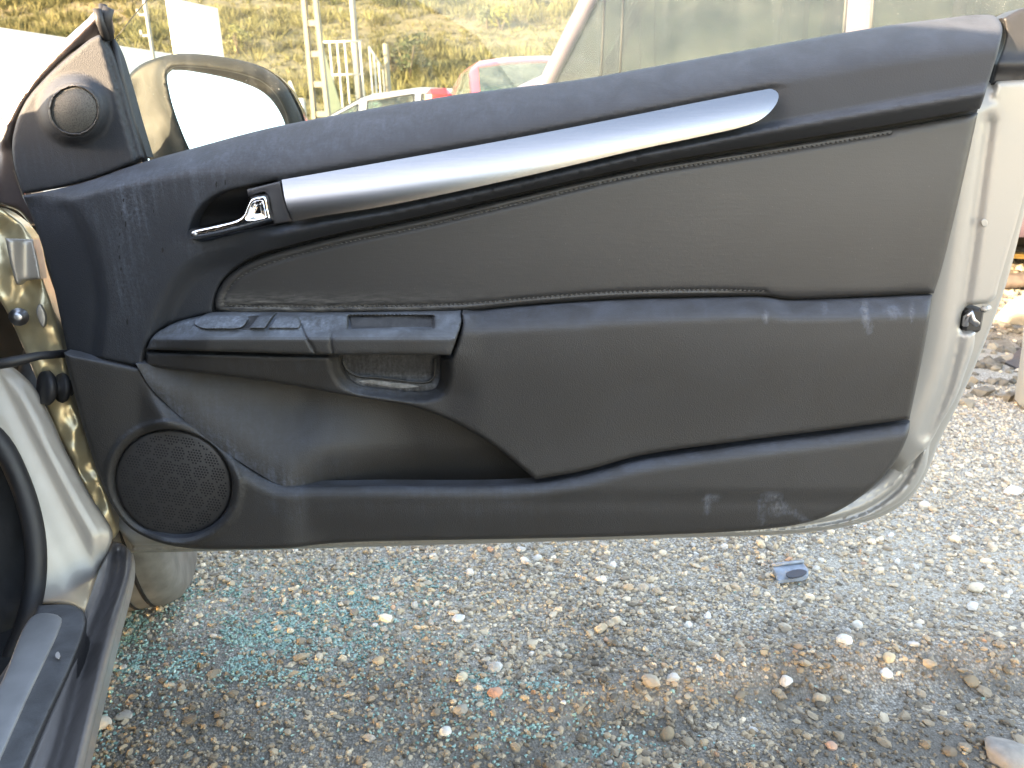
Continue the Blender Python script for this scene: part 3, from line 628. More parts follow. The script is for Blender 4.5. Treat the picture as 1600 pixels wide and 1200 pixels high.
# ---- wing mirror
mp = Plane((0, 1.20, 0), (.12, -1, .02))
mh_out = [(196, 290, 1), (196, 130), (215, 104), (262, 86), (300, 84), (360, 91), (405, 103), (440, 128), (460, 160), (473, 195), (470, 290, 1)]
mg_out = [(262, 112), (272, 105), (320, 106), (375, 115), (412, 130), (435, 155), (450, 196), (440, 255, 1), (306, 255, 1), (282, 200), (266, 150)]
M['mirror_body'] = plain('mirror_plastic', (.010, .0105, .009), .6, bump=.2, bscale=500); M['mirror_body'].node_tree.nodes['Principled BSDF'].inputs['Specular IOR Level'].default_value = .25
mir = relief('wing_mirror', mh_out, lambda P: .0+.012*ss(20, 4, dist(P, smooth_path(mg_out, 8)))-.02*ss(262, 205, P[:, 0]), M['mirror_body'], car, plane=mp, step=8, rnd=7, rdep=.010, back=.03, holes=[mg_out], hole_round=3)
relief('mirror_glass', mg_out, lambda P: -.004+0*P[:, 0], M['mirror'], mir, plane=Plane(pix(mp, 360, 160, -.004), (.34, -1, .17)), step=20, rnd=0, back=.004)
# the mirror's outer shell
q = smooth_path(mh_out, 14); rings = []
for k, (s_, b) in enumerate([(1, .02), (.98, .05), (.90, .085), (.74, .11), (.45, .125), (.1, .13)]):
    c = q.mean(0); Pq = c+(q-c)*s_; rings.append(mp(Pq[:, 0], Pq[:, 1], np.zeros(len(Pq)))+np.array([0, b, 0]))
V = np.concatenate(rings); n = len(q); Fc = [(k*n+i, k*n+(i+1) % n, (k+1)*n+(i+1) % n, (k+1)*n+i) for k in range(5) for i in range(n)]
mk('mirror_shell', V, Fc, M['frame'], mir, True)
# ---- hinge pillar and body around the opening
PL = Plane(pix(DOOR, 100, 600, -.02), (.35, -.92, .12))
gold_out = [(-30, 330, 1), (-10, 322), (30, 345), (52, 372, 1), (62, 420), (82, 480), (100, 550), (112, 620), (140, 700), (165, 770), (186, 830, 1), (176, 842), (150, 800), (112, 720), (86, 668), (60, 600), (35, 540), (0, 470), (-30, 440, 1)]
def h_gold(P):
    x, y = P[:, 0], P[:, 1]; n = fbm(x/38, y/52, 3, 5)-.5
    return .030*n+.010*np.exp(-(((x-64)/13)**2+((y-493)/24)**2))-.012*np.exp(-(((x-22)/18)**2+((y-510)/36)**2))
pil = relief('hinge_pillar', gold_out, h_gold, M['gold'], car, plane=PL, step=5, rnd=6, rdep=.006, back=.05)
PL2 = Plane(PL.p+PL.n*.012, PL.n)
relief('pillar_hole_cap', [(57, 482), (62, 475), (69, 485), (72, 500), (68, 512), (62, 505)], lambda P: .018+0*P[:, 0], M['silver'], pil, plane=PL, step=5, rnd=3, rdep=.003, back=.01, ostep=4)
b_ = MB(); c = pix(PL, 30, 495, .006); b_.lathe(c, PL.n, [(.012, 0), (.012, .003), (.007, .004), (.007, .010), (.003, .011), (.0, .011)], 12); b_.build('bolt', M['steel'], pil)
# hinge
hg = relief('hinge', [(8, 372, 1), (52, 374, 1), (60, 410), (64, 436, 1), (36, 440), (28, 446), (18, 420)], lambda P: .03+.006*np.sin(P[:, 0]/9), M['silver'], car, plane=PL, step=5, rnd=5, rdep=.008, back=.04)
# silver foot of the pillar running down to the sill
sil_pl = Plane(pix(PL, 150, 760, .03), (.55, -.72, .30))
foot_out = [(-30, 545, 1), (0, 560), (48, 598), (78, 648), (104, 706), (140, 772), (176, 832), (174, 850, 1), (150, 905), (134, 962, 1), (112, 948), (66, 944), (58, 945, 1), (63, 900), (60, 850), (45, 785), (20, 735), (-30, 680, 1)]
foot = relief('pillar_foot', foot_out, lambda P: .011*ss(0, 50, dist(P, smooth_path(foot_out[:9], 10, False))), M['silver'], car, plane=sil_pl, step=8, rnd=6, rdep=.006, back=.05)
rs = MB(); rs.tube([pix(sil_pl, *p, .012) for p in smooth_path([(-40, 655), (0, 692), (28, 745), (48, 805), (56, 860), (54, 915), (40, 975), (12, 1040), (-40, 1120)], 14, False)], .013, 10); rs.build('door_seal', M['rubber'], car)
# dark kick panel and carpet behind the seal
relief('kick_panel', [(-60, 640, 1), (10, 700), (45, 800), (52, 880), (45, 960), (0, 1060), (-60, 1150, 1)], lambda P: -.05+.02*fbm(P[:, 0]/20, P[:, 1]/40, 3, 8), M['carpet'], car, plane=sil_pl, step=8, rnd=0, back=.02)
# check strap and rubber boot
cs = MB(); cs.tube([pix(PL, -30, 574, .05), pix(PL, 20, 565, .05), pix(PL, 60, 556, .04), dp(108, 552, -.02)], [.0065, .007, .0055, .0055], 10); cs.build('wiring_tube', M['rubber'], car)
a = pix(PL, 66, 606, .02); b = dp(112, 606, -.02); ax = (b-a)/np.linalg.norm(b-a); L_ = np.linalg.norm(b-a)
gm = MB(); gm.lathe(a, ax, [(0, 0), (.022, 0), (.024, .2*L_), (.020, .32*L_), (.010, .36*L_), (.010, .52*L_), (.019, .56*L_), (.021, .68*L_), (.019, .78*L_), (.011, .82*L_), (.011, L_)], 24); gm.build('rubber_boot', M['rubber'], car)
# ---- sill
Z0 = .36
SP = Plane((0, 0, Z0), (0, 0, 1))
def zp(px, py, z): return pix(Plane((0, 0, z), (0, 0, 1)), px, py)
sillT = relief('sill', [(176, 845, 1), (192, 852), (208, 866, 1), (206, 890), (180, 985), (148, 1110), (110, 1260, 1), (30, 1260, 1), (70, 1160), (110, 1060), (140, 960), (152, 905)], lambda P: -.004+.010*np.exp(-((side_of(P, SL1))/7)**2)-.022*np.exp(-((side_of(P, SL2))/9)**2), M['silver'], car, plane=SP, step=6, rnd=5, rdep=.012, back=.12) if False else None
SL1 = smooth_path([(200, 860), (200, 890), (165, 1010), (110, 1230)], 10, False)
SL2 = smooth_path([(186, 860), (182, 900), (140, 1010), (85, 1200), (60, 1260)], 10, False)
SL3 = smooth_path([(172, 860), (160, 920), (118, 1030), (60, 1170), (25, 1260)], 10, False)
sill_out = [(174, 845, 1), (192, 850), (208, 866, 1), (207, 890), (183, 985), (152, 1110), (118, 1260, 1), (-15, 1290, 1), (60, 1130), (105, 1030), (134, 950), (150, 905)]
sill = relief('sill', sill_out, lambda P: -.004+.012*np.exp(-((side_of(P, SL1))/9)**2)-.020*np.exp(-((side_of(P, SL2))/9)**2)+.004*np.exp(-((side_of(P, SL3))/6)**2), paint('sill_paint', (.26, .235, .225), .28, .4, .5, dirtcol=(.09, .075, .065), coat=.8), car, plane=SP, step=5, rnd=5, rdep=.006, back=.016)
sc_out = [(60, 946, 1), (114, 946), (132, 958), (134, 978), (112, 1040), (75, 1120), (22, 1240), (-60, 1420, 1), (-200, 1300, 1), (-40, 1110), (30, 1010)]
SPL = Plane((0, 0, Z0+.004), (0, 0, 1))
scp = relief('sill_trim', sc_out, lambda P: .004+0*P[:, 0], plastic('sill_plastic', (.035, .031, .03), .38, .15, 1.2, .35, .3), car, plane=SPL, step=9, rnd=6, rdep=.006, back=.03)
relief('scuff_plate', [(52, 962), (90, 961), (96, 966), (94, 978), (40, 1095), (-20, 1230), (-90, 1380, 1), (-170, 1330, 1), (-60, 1170), (0, 1070)], lambda P: .0075+0*P[:, 0], M['scuff'], sill, plane=SPL, step=12, rnd=3, rdep=.002, back=.004)
relief('paint_chip', [(87, 1021), (91, 1018), (94, 1024), (91, 1029), (87, 1027)], lambda P: .0090+0*P[:, 0], plain('chip', (.5, .45, .42), .7), sill, plane=SPL, step=3, rnd=0, back=.001, ostep=3)
# ---------------------------------------------------------------- the rest of the open car: roof, pillars, bonnet, far side
def loft(stations, rows, xf, skip=lambda i, j, s: False):
    """stations: list of rings (n points each: right side bottom -> roof centre); mirrored. returns builder per key"""
    pass
def car_body(root, st, xf, pm, glassmat, classify, wheels=(), wr=.31, wm=None, interior=True, names=True, wheel_mats=None, half=None):
    """st: list of (x, zbot, zbelt, zroof, wbelt, wroof). classify(i, row, side) -> key or None. rows: 0 lower,1 upper side,2 shoulder,3 window,4 roof edge,5 roof"""
    n = len(st); R = []
    for (x, zb, zl, zr, wb, wrf) in st:
        hood = zr-zl < .12
        m = zr-zl
        ring = [(wb*.93, zb), (wb*.99, zb+.10), (wb, zb+(zl-zb)*.55), (wb*.985, zl-.05), (wb*.955, zl), (wrf+.02 if not hood else wrf, zr-.07 if not hood else zl+.3*m), (wrf*.90, zr-.015 if not hood else zl+.75*m), (wrf*.5, zr+.012), (0, zr+.02)]
        R.append([(x, y, z) for y, z in ring])
    parts = {}
    o0 = np.array(xf(0, 0, 0)); hand = np.linalg.det(np.array([np.array(xf(1, 0, 0))-o0, np.array(xf(0, 1, 0))-o0, np.array(xf(0, 0, 1))-o0])) > 0
    def put(key, quad, flip):
        flip = flip ^ hand
        q = [xf(*p) for p in quad]
        parts.setdefault(key, MB()).add(q if not flip else q[::-1], [(0, 1, 2, 3)], True)
    for sd in (1, -1):
        for i in range(n-1):
            for j in range(8):
                k = classify(i, j, sd)
                if k is None: continue
                A, B, C, D = R[i][j], R[i+1][j], R[i+1][j+1], R[i][j+1]
                quad = [(p[0], p[1]*sd, p[2]) for p in (A, B, C, D)]
                put(k, quad, sd > 0)
    # end caps
    for e, fl in ((0, False), (n-1, True)):
        ring = R[e]; full = [(x, y, z) for x, y, z in ring]+[(x, -y, z) for x, y, z in ring[::-1][1:]]
        q = [xf(*p) for p in full]
        if classify(e, -1, 0) is not None: parts.setdefault('body', MB()).add(q if fl else q[::-1], [tuple(range(len(q)))])
    objs = {}
    for k in sorted(parts, key=lambda k: k != 'body'):
        b = parts[k]; V = np.array(b.V); key = {}; idx = []; W = []
        for v in V:
            t = tuple(np.round(v, 5))
            if t not in key: key[t] = len(W); W.append(v)
            idx.append(key[t])
        Fc = [tuple(dict.fromkeys(idx[i] for i in f)) for f in b.F]; Fc = [f for f in Fc if len(f) > 2]
        isg = k.startswith('window') or k.startswith('windscreen') or k.startswith('rear_window')
        o = mk(k.split('#')[0], W, Fc, glassmat if isg else pm, root, not isg)
        sd_ = o.modifiers.new('skin', 'SOLIDIFY'); sd_.thickness = .005 if isg else .02; sd_.offset = 0
        if not isg: o.data.materials.append(M['headliner']); sd_.material_offset = 1; sd_.offset = -1
        if not isg:
            bv = o.modifiers.new('round', 'BEVEL'); bv.width = .004; bv.segments = 2; bv.limit_method = 'ANGLE'
        objs[k] = o
        if isg and pm.name != 'red_paint':      # black seal round each pane
            from collections import Counter as _C
            ec = _C(frozenset((f[i], f[(i+1) % len(f)])) for f in Fc for i in range(len(f))); sl_ = MB()
            for e in ec:
                if ec[e] == 1 and len(e) == 2:
                    p_, q_ = [np.array(W[i]) for i in e]
                    if np.linalg.norm(p_-q_) > .02: sl_.tube([p_, q_], .009, 5)
            if sl_.V: sl_.build('window_seal', M['rubber'], root)
    for (x, y) in wheels:
        tb = MB(); c = xf(x, y, wr); ax = np.array(xf(x, y+1, wr))-np.array(c)
        w2 = .10
        tb.lathe(c, ax, [(wr*.62, -w2), (wr*.9, -w2), (wr*.985, -w2*.8), (wr, -w2*.5), (wr, w2*.5), (wr*.985, w2*.8), (wr*.9, w2), (wr*.62, w2)], 36)
        to = tb.build('wheel', M['tyre'], root)
        rb = MB(); rb.lathe(c, ax, [(0, -w2*.6), (wr*.3, -w2*.7), (wr*.55, -w2*.75), (wr*.63, -w2*.98), (wr*.63, w2*.98), (wr*.55, w2*.75), (wr*.3, w2*.7), (0, w2*.6)], 24)
        rb.build('rim', M['scuff'], to)
    return objs
M['headliner'] = plain('headliner', (.10, .10, .10), .9)
M['tyre'] = plain('tyre', (.035, .034, .033), .85, var=.4, scale=14, bump=.5, bscale=90)
hst = [(1.05, .30, .62, .70, .70, .55), (.95, .22, .70, .82, .80, .68), (.55, .20, .80, .90, .85, .74), (.12, .20, .86, .92, .87, .75), (.02, .20, .88, .95, .87, .73), (-.62, .20, .93, 1.38, .87, .58), (-.70, .20, .94, 1.41, .87, .57), (-1.30, .20, .97, 1.45, .87, .57), (-1.40, .20, .98, 1.45, .87, .56), (-2.1, .22, 1.0, 1.40, .86, .54), (-2.35, .25, 1.02, 1.33, .84, .50), (-2.75, .30, .98, 1.02, .78, .55), (-2.85, .36, .80, .88, .72, .55)]
def host_cls(i, j, sd):
    if j < 0: return 'body'
    if sd > 0:                       # the open side
        if i in (0, 1, 2, 3): return None if (j < 4 and i >= 2) or (j < 5 and i == 3) else 'bonnet' if j >= 4 else 'body'
        if i == 4: return None if j < 6 else 'windscreen'
        if i in (5, 6): return None if j < 5 else 'roof'
    if i <= 3 and j >= 4: return 'bonnet'
    if i == 4: return 'windscreen' if j >= 5 else ('window' if j == 4 else 'body')
    if j == 4 and i in (6, 8): return 'window#%d%d' % (i, sd)
    if i == 10 and j >= 5: return 'rear_window'
    return 'roof' if j >= 5 else 'body'
def xfh(x, y, z): return cw(x, y-.90, z)
gh = Mat('sun_blocking_pane'); gh.set(col=(.02, .024, .024), rough=.03)  # panes made opaque to keep sun through the cabin off the door
ho = car_body(car, hst, xfh, M['silver'], gh.m, host_cls, wheels=[(-2.15, -.78), (-2.15, .78), (.45, -.78)])
# visible near front tyre, turned a little
wc = np.array([-.79, 1.44, .30]); ax = np.array([.96, .28, 0]); wr = .30; w2 = .10
tb = MB(); tb.lathe(wc, ax, [(wr*.62, -w2), (wr*.9, -w2*1.02), (wr*.97, -w2*.85), (wr, -w2*.6), (wr, w2*.6), (wr*.97, w2*.85), (wr*.9, w2*1.02), (wr*.62, w2)], 64)
to = tb.build('wheel', plain('dusty_tyre', (.13, .125, .115), .9, var=.35, scale=22, bump=.6, bscale=70), car); rb = MB(); rb.lathe(wc, ax, [(0, w2*.4), (wr*.3, w2*.5), (wr*.55, w2*.6), (wr*.63, w2*.98), (wr*.63, -w2*.98)], 32); rb.build('rim', M['scuff'], to)
gb = MB()
for sgn in (-.045, -.015, .015, .045): gb.lathe(wc+ax*sgn, ax, [(wr*1.0005, -.0035), (wr*1.002, -.0035), (wr*1.002, .0035), (wr*1.0005, .0035)], 64)
gb.build('tread_groove', M['seam'], to)
fb = MB(); fb.box(cw(-.95, -.80, .27), (1.50, 1.9, .03), rz=math.atan2(CA[1], CA[0])-math.pi/2); fb.build('cabin_floor', M['carpet'], car)
db = MB(); db.box(cw(-.02, -.9, .70), (1.46, .36, .34), rz=math.atan2(CA[1], CA[0])-math.pi/2, bev=.05); db.build('dashboard', M['lower'], car)
for o_ in (-.55, -1.25):
    sb = MB(); rz = math.atan2(CA[1], CA[0])-math.pi/2
    sb.box(cw(-1.05, o_, .45), (.50, .50, .16), rz=rz, bev=.05); sb.box(cw(-1.36, o_, .80), (.48, .14, .62), rz=rz, rx=.25, bev=.05); sb.box(cw(-1.44, o_, 1.18), (.26, .10, .18), rz=rz, bev=.04); sb.build('seat', M['carpet'], car)
# ---------------------------------------------------------------- ground
def axis_(a, b, near, fine, far, n):
    t = np.arange(a, b, fine); g1 = b+np.geomspace(fine, far, n); g0 = a-np.geomspace(fine, far, n)[::-1]
    return np.concatenate([g0, t, g1])
gx = axis_(-1.6, 3.6, 0, .022, 500, 60); gy = axis_(.2, 3.2, 0, .018, 500, 60)
def gz(x, y):
    k = np.exp(-(np.hypot(x-.6, y-1.6)/6)**2)
    z = .020*(fbm(x*1.3, y*1.3, 3, 3)-.45)+.010*(fbm(x*7, y*7, 4, 9)-.45)+.006*(fbm(x*30, y*30, 3, 19)-.45)
    z = z+.022*np.exp(-((y-1.06-.10*np.sin(x*2.2))/.045)**2)*ss(-.1, .3, x)-.018*np.exp(-((y-.96-.09*np.sin(x*2.2))/.06)**2)*ss(-.3, .3, x)
    return z*k
GX, GY = np.meshgrid(gx, gy); GZ = gz(GX, GY); GZ = np.where(np.hypot(GX, GY) > 12, GZ-.0, GZ)
nx, ny = len(gx), len(gy); V = np.stack([GX.ravel(), GY.ravel(), GZ.ravel()], 1)
I = (np.arange(ny-1)[:, None]*nx+np.arange(nx-1)[None]).ravel(); Fc = np.stack([I, I+1, I+nx+1, I+nx], 1)
m = Mat('gravel_ground')
n0 = m.noise(1.6, 6, .6, dist=.4); n1 = m.noise(14, 6, .65); n2 = m.noise(160, 4, .7)
vo = m.n("ShaderNodeTexVoronoi"); vo.inputs['Scale'].default_value = 230; m.l(m.co(), vo.inputs['Vector'])
sv_ = m.n("ShaderNodeSeparateColor"); m.l(vo.outputs['Color'], sv_.inputs[0])
c = m.ramp(sv_.outputs[0], (.0, (.16, .14, .115)), (.3, (.36, .325, .27)), (.65, (.54, .49, .41)), (.95, (.70, .65, .56)))
c = m.mix(m.mapr(vo.outputs['Distance'], .35, .75, 0, .75), c, (.12, .105, .085))
sand = m.ramp(n2, (.3, (.34, .30, .24)), (.7, (.58, .525, .43)))
c = m.mix(m.mul(m.mapr(n0, .44, .60), .65), c, sand)
sp = m.n("ShaderNodeSeparateXYZ"); m.l(m.co(), sp.inputs[0])
wet = m.mul(m.mapr(m.mul(sp.outputs['Y'], m.mul(m.noise(2.2, 5, .6), .9), 'SUBTRACT'), .62, .84, 1, 0), m.mapr(sp.outputs['Y'], 0, .3, 0, 1))
wet = m.mul(wet, m.mapr(m.noise(5, 5), .35, .6, .35, 1))
c = m.mix(m.mul(wet, .92), c, m.mix(n2, (.07, .062, .052), (.17, .155, .13)))
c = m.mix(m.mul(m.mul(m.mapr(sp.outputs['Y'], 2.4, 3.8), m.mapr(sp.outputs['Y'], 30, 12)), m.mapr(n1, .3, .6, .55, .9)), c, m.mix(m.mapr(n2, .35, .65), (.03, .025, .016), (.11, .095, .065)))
oil = m.mapr(m.noise(.35, 4), .5, .62); far = m.mapr(m.mul(m.mul(sp.outputs['Y'], 1.0), 0.0, 'ADD'), 0, 1)
m.set(col=c, rough=.92); m.bump(m.mul(m.mul(m.mapr(vo.outputs['Distance'], 0, .8, 1, 0), .5), m.mul(n2, .5), 'ADD'), .9, .005)
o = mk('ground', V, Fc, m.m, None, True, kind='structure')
# stones, as one mass
def ico(sub):
    import bmesh
    b = bmesh.new(); bmesh.ops.create_icosphere(b, subdivisions=sub, radius=1); V = np.array([v.co[:] for v in b.verts]); Fc = np.array([[v.index for v in f.verts] for f in b.faces]); b.free(); return V, Fc
PAL = np.array([(.42, .40, .37), (.50, .48, .44), (.58, .565, .53), (.32, .305, .29), (.68, .67, .64), (.46, .41, .34), (.52, .45, .35), (.22, .215, .21), (.42, .435, .45), (.50, .35, .28)])
PW = np.array([.22, .2, .13, .13, .06, .09, .06, .06, .04, .01])
def stones(name, xs, ys, rs, mat, sub=1, flat=(.45, .85), cols=None, sink=.35, angular=.42, nvar=24):
    V0, F0 = ico(sub); n = len(xs); var = []
    for k in range(nvar):
        if sub > 1:
            ds = RNG.normal(size=(11, 3)); ds /= np.linalg.norm(ds, axis=1)[:, None]; d = np.ones(len(V0))
            for q in ds: d = np.minimum(d, (1-.30*RNG.uniform(.2, 1.6))/np.maximum(V0 @ q, .05))
            d = d*(1+.08*(RNG.random(len(V0))-.5))
        else: d = 1+angular*(RNG.random(len(V0))-.5)*2
        var.append(V0*d[:, None])
    var = np.array(var); vi = RNG.integers(0, nvar, n); P = var[vi]
    sx = rs*RNG.uniform(.75, 1.3, n); sy = rs*RNG.uniform(.65, 1.1, n); sz = rs*RNG.uniform(*flat, n)
    P = P*np.stack([sx, sy, sz], 1)[:, None]
    a = RNG.uniform(0, 6.283, n); tl = RNG.normal(0, .25, n); c, s = np.cos(tl), np.sin(tl)
    y_ = P[..., 1]*c[:, None]-P[..., 2]*s[:, None]; z_ = P[..., 1]*s[:, None]+P[..., 2]*c[:, None]
    c, s = np.cos(a)[:, None], np.sin(a)[:, None]; x_ = P[..., 0]
    X = x_*c-y_*s+xs[:, None]; Y = x_*s+y_*c+ys[:, None]; Z = z_+(gz(xs, ys)+sz*(1-2*sink)*.8)[:, None]
    V = np.stack([X, Y, Z], -1).reshape(-1, 3); Fc = (F0[None]+(np.arange(n)*len(V0))[:, None, None]).reshape(-1, 3)
    me = bpy.data.meshes.new(name); me.vertices.add(len(V)); me.vertices.foreach_set('co', V.ravel().astype(np.float32))
    me.loops.add(len(Fc)*3); me.loops.foreach_set('vertex_index', Fc.ravel().astype(np.int32)); me.polygons.add(len(Fc))
    me.polygons.foreach_set('loop_start', (np.arange(len(Fc))*3).astype(np.int32)); me.polygons.foreach_set('loop_total', np.full(len(Fc), 3, np.int32))
    me.polygons.foreach_set('use_smooth', np.full(len(Fc), False)); me.update(calc_edges=True)
    if cols is None: cols = PAL[RNG.choice(len(PAL), n, p=PW)]*RNG.choice([.38, .7, .9, 1.1], (n, 1), p=[.11, .24, .42, .23])*RNG.uniform(.9, 1.1, (n, 1))*np.array([1.24, 1.06, .83])
    at = me.color_attributes.new('col', 'FLOAT_COLOR', 'POINT'); cc = np.concatenate([np.repeat(cols, len(V0), 0), np.ones((len(V), 1))], 1)
    at.data.foreach_set('color', cc.ravel().astype(np.float32)); me.materials.append(mat)
    o = bpy.data.objects.new(name, me); COL.objects.link(o); o['kind'] = 'stuff'; return o
m = Mat('stone'); at = m.n("ShaderNodeVertexColor", layer_name='col') if False else m.n("ShaderNodeAttribute", attribute_name='col')
nn = m.noise(60, 4); nn2 = m.noise(350, 3)
sp = m.n("ShaderNodeSeparateXYZ"); m.l(m.co(), sp.inputs[0])
wet = m.mapr(m.mul(sp.outputs['Y'], m.mul(m.noise(2.2, 5, .6), .9), 'SUBTRACT'), .62, .84, 1, 0); wet = m.mul(wet, m.mapr(m.noise(5, 5), .35, .6, .3, .9))
cc = m.mix(m.mul(m.mapr(nn, .35, .7), .35), at.outputs['Color'], (.30, .27, .22))
mx = m.n("ShaderNodeMix", data_type='RGBA', blend_type='MULTIPLY'); m.l(m.mul(wet, .95), mx.inputs[0]); m.l(cc, mx.inputs[6]); mx.inputs[7].default_value = (.36, .33, .29, 1)
m.set(col=mx.outputs[2], rough=.85); m.bump(nn2, .4, .001); M['stone'] = m.m
def scatter(n, x0, x1, y0, y1, dens=None):
    x = RNG.uniform(x0, x1, n*3); y = RNG.uniform(y0, y1, n*3)
    k = (np.abs(x) < .72*y+.45)
    if dens is not None: k &= RNG.random(n*3) < dens(x, y)
    x, y = x[k][:n], y[k][:n]; return x, y
den = lambda x, y: np.clip(.25+1.6*(fbm(x*1.6, y*1.6, 4, 31)-.25), .15, 1)
x, y = scatter(84000, -1.1, 2.2, .6, 2.6, den); stones('gravel', x, y, np.clip(RNG.lognormal(math.log(.0032), .35, len(x)), .0015, .009), M['stone'], 1)
x, y = scatter(6000, -1.1, 2.6, .6, 3.4, den); stones('gravel', x, y, np.clip(RNG.lognormal(math.log(.0065), .35, len(x)), .003, .014), M['stone'], 2, sink=.3)
x, y = scatter(380, -.8, 2.6, .7, 3.6); stones('gravel', x, y, np.clip(RNG.lognormal(math.log(.0105), .28, len(x)), .007, .017), M['stone'], 2, sink=.25, cols=PAL[RNG.choice([1, 2, 4, 5, 6], len(x))]*RNG.uniform(.9, 1.2, (len(x), 1)))
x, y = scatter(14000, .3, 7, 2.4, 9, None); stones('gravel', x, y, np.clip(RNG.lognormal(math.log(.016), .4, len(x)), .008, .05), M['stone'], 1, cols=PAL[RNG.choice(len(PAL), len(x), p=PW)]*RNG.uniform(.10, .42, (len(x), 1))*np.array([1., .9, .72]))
# crumbled window glass
gm_ = Mat('crumbled_glass'); gm_.set(col=gm_.ramp(gm_.noise(40, 3), (.3, (.18, .36, .31)), (.7, (.48, .67, .59))), rough=.12); gm_.b.inputs['Transmission Weight'].default_value = .25
xs, ys = [], []
for (px, py, sx, sy, n) in [(430, 960, 140, 60, 3300), (560, 910, 60, 30, 900), (210, 1010, 30, 40, 550), (330, 1010, 90, 60, 900), (780, 1075, 50, 14, 260), (750, 1130, 90, 30, 380), (150, 1130, 30, 60, 200), (960, 1160, 60, 30, 120), (1010, 1010, 300, 100, 90)]:
    n = int(n*2.6); a = RNG.normal(px, sx, n); b = RNG.normal(py, sy, n); k = (b > 868) & (b < 1210)
    k &= RNG.random(n) < ss(.35, .6, fbm(a/30, b/22, 3, 77))+.12
    q = Plane((0, 0, .0), (0, 0, 1))(a[k], b[k], 0*a[k]); xs.append(q[:, 0]); ys.append(q[:, 1])
xs = np.concatenate(xs); ys = np.concatenate(ys); o = stones('glass_crumbs', xs, ys, RNG.uniform(.0014, .0036, len(xs)), gm_.m, 1, flat=(.4, .8), angular=.45, sink=.1)
tag(o, 'crumbled teal window glass strewn over the gravel below the door', 'broken glass')
# distinct stones and litter
def stone_at(px, py, wpx, hpx, col, label, seed, ang=.12, grp=None, flat=.6):
    c = zp(px, py, .004); c[2] = gz(c[0], c[1]); dpt = np.linalg.norm(c-CAMP); r = wpx/2/F*dpt
    V0, F0 = ico(3); rg = np.random.default_rng(seed); dirs = rg.normal(size=(9, 3)); dirs /= np.linalg.norm(dirs, axis=1)[:, None]
    d = np.ones(len(V0))
    for k in dirs: d = np.minimum(d, (1-ang*rg.uniform(.3, 2))/np.maximum(V0 @ k, .05))
    d *= 1+.04*(vnoise(V0[:, 0]*4+seed, V0[:, 1]*4, seed)-.5)
    V = V0*d[:, None]*np.array([r, r*rg.uniform(.7, .95), max(r*flat, hpx/2/F*dpt*.9)]); a = rg.uniform(0, 3); ca, sa = math.cos(a*.3), math.sin(a*.3)
    V = np.stack([V[:, 0]*ca-V[:, 1]*sa, V[:, 0]*sa+V[:, 1]*ca, V[:, 2]], 1)+c+np.array([0, 0, r*flat*.45])
    o = mk('stone', V, F0, plain('stone_%d' % seed, col, .85, var=.22, scale=70, bump=.4, bscale=300), None, True, origin=c)
    tag(o, label, 'stone', grp); return o
stone_at(773, 1081, 24, 18, (.50, .27, .18), 'small orange-brown stone among teal glass crumbs, the reddest one below the door', 11)
stone_at(721, 1056, 22, 22, (.50, .44, .33), 'cream stone with a tan side, just left of and above the orange stone', 12)
stone_at(1043, 1131, 26, 22, (.24, .185, .12), 'brown rounded stone alone on the dark damp strip', 13)
stone_at(1229, 1060, 20, 20, (.50, .49, .46), 'angular pale grey stone at the edge of the damp strip', 14, .25)
stone_at(1318, 1012, 24, 14, (.58, .56, .50), 'flat white pebble in the row above two leaning pebbles', 15)
stone_at(1385, 1048, 18, 14, (.62, .61, .58), 'round whitish pebble touching a tan one from above', 16)
stone_at(1388, 1033, 20, 16, (.48, .39, .26), 'tan stone just above the round whitish pebble', 17)
stone_at(1340, 973, 16, 14, (.62, .58, .50), 'single cream pebble halfway between the door corner and the damp strip', 18)
stone_at(1075, 972, 14, 11, (.66, .65, .60), 'white pebble on bare dust right of the middle below the door', 19)
stone_at(1526, 917, 22, 15, (.55, .49, .38), 'cream wedge stone on clean gravel at the right', 20, .2)
stone_at(1583, 768, 26, 17, (.60, .59, .56), 'white angular stone at the right edge, level with the door bottom', 21, .25)
stone_at(1444, 788, 17, 15, (.55, .50, .42), 'pale pebble just outside the curved lower corner of the door', 22)
stone_at(1282, 1076, 18, 14, (.40, .33, .24), 'tan pebble in the middle of the damp strip', 23)
stone_at(156, 1133, 30, 20, (.42, .38, .32), 'greyish brown rounded stone right beside the car sill', 24)
stone_at(696, 1140, 20, 15, (.55, .54, .51), 'white oval pebble in dark gravel at the bottom', 25)
stone_at(1300, 1158, 16, 12, (.40, .25, .18), 'reddish pebble near the bottom edge', 26)
stone_at(1570, 1172, 74, 26, (.24, .22, .195), 'large flat pale slab-like stone in the bottom right corner', 27, .2, flat=.28)
# grey plastic clip
cl = thing('plastic_bracket', 'broken bluish grey plastic bracket lying on the gravel below the door', 'bracket', tuple(zp(1235, 893, 0)))
gm = plain('bracket_plastic', (.20, .24, .29), .4, var=.3, scale=60); G0 = Plane((0, 0, .012), (0, 0, 1))
relief('bracket_plate', [(1206, 884, 1), (1254, 878, 1), (1263, 892), (1262, 900), (1216, 908, 1)], lambda P: .002+.004*np.sin((P[:, 1]-880)/5), gm, cl, plane=G0, step=4, rnd=2, rdep=.002, back=.006, ostep=4)
b_ = MB(); b_.tube([zp(1206, 883, .02), zp(1230, 880, .02), zp(1255, 877, .018)], .004, 6); b_.build('bracket_rib', gm, cl)
relief('bracket_patch', [(1228, 896), (1250, 889), (1261, 893), (1252, 900), (1232, 902)], lambda P: .0068+0*P[:, 0], plain('black_patch', (.03, .035, .045), .5), cl, plane=G0, step=4, rnd=1, rdep=.0005, back=.002, ostep=4)
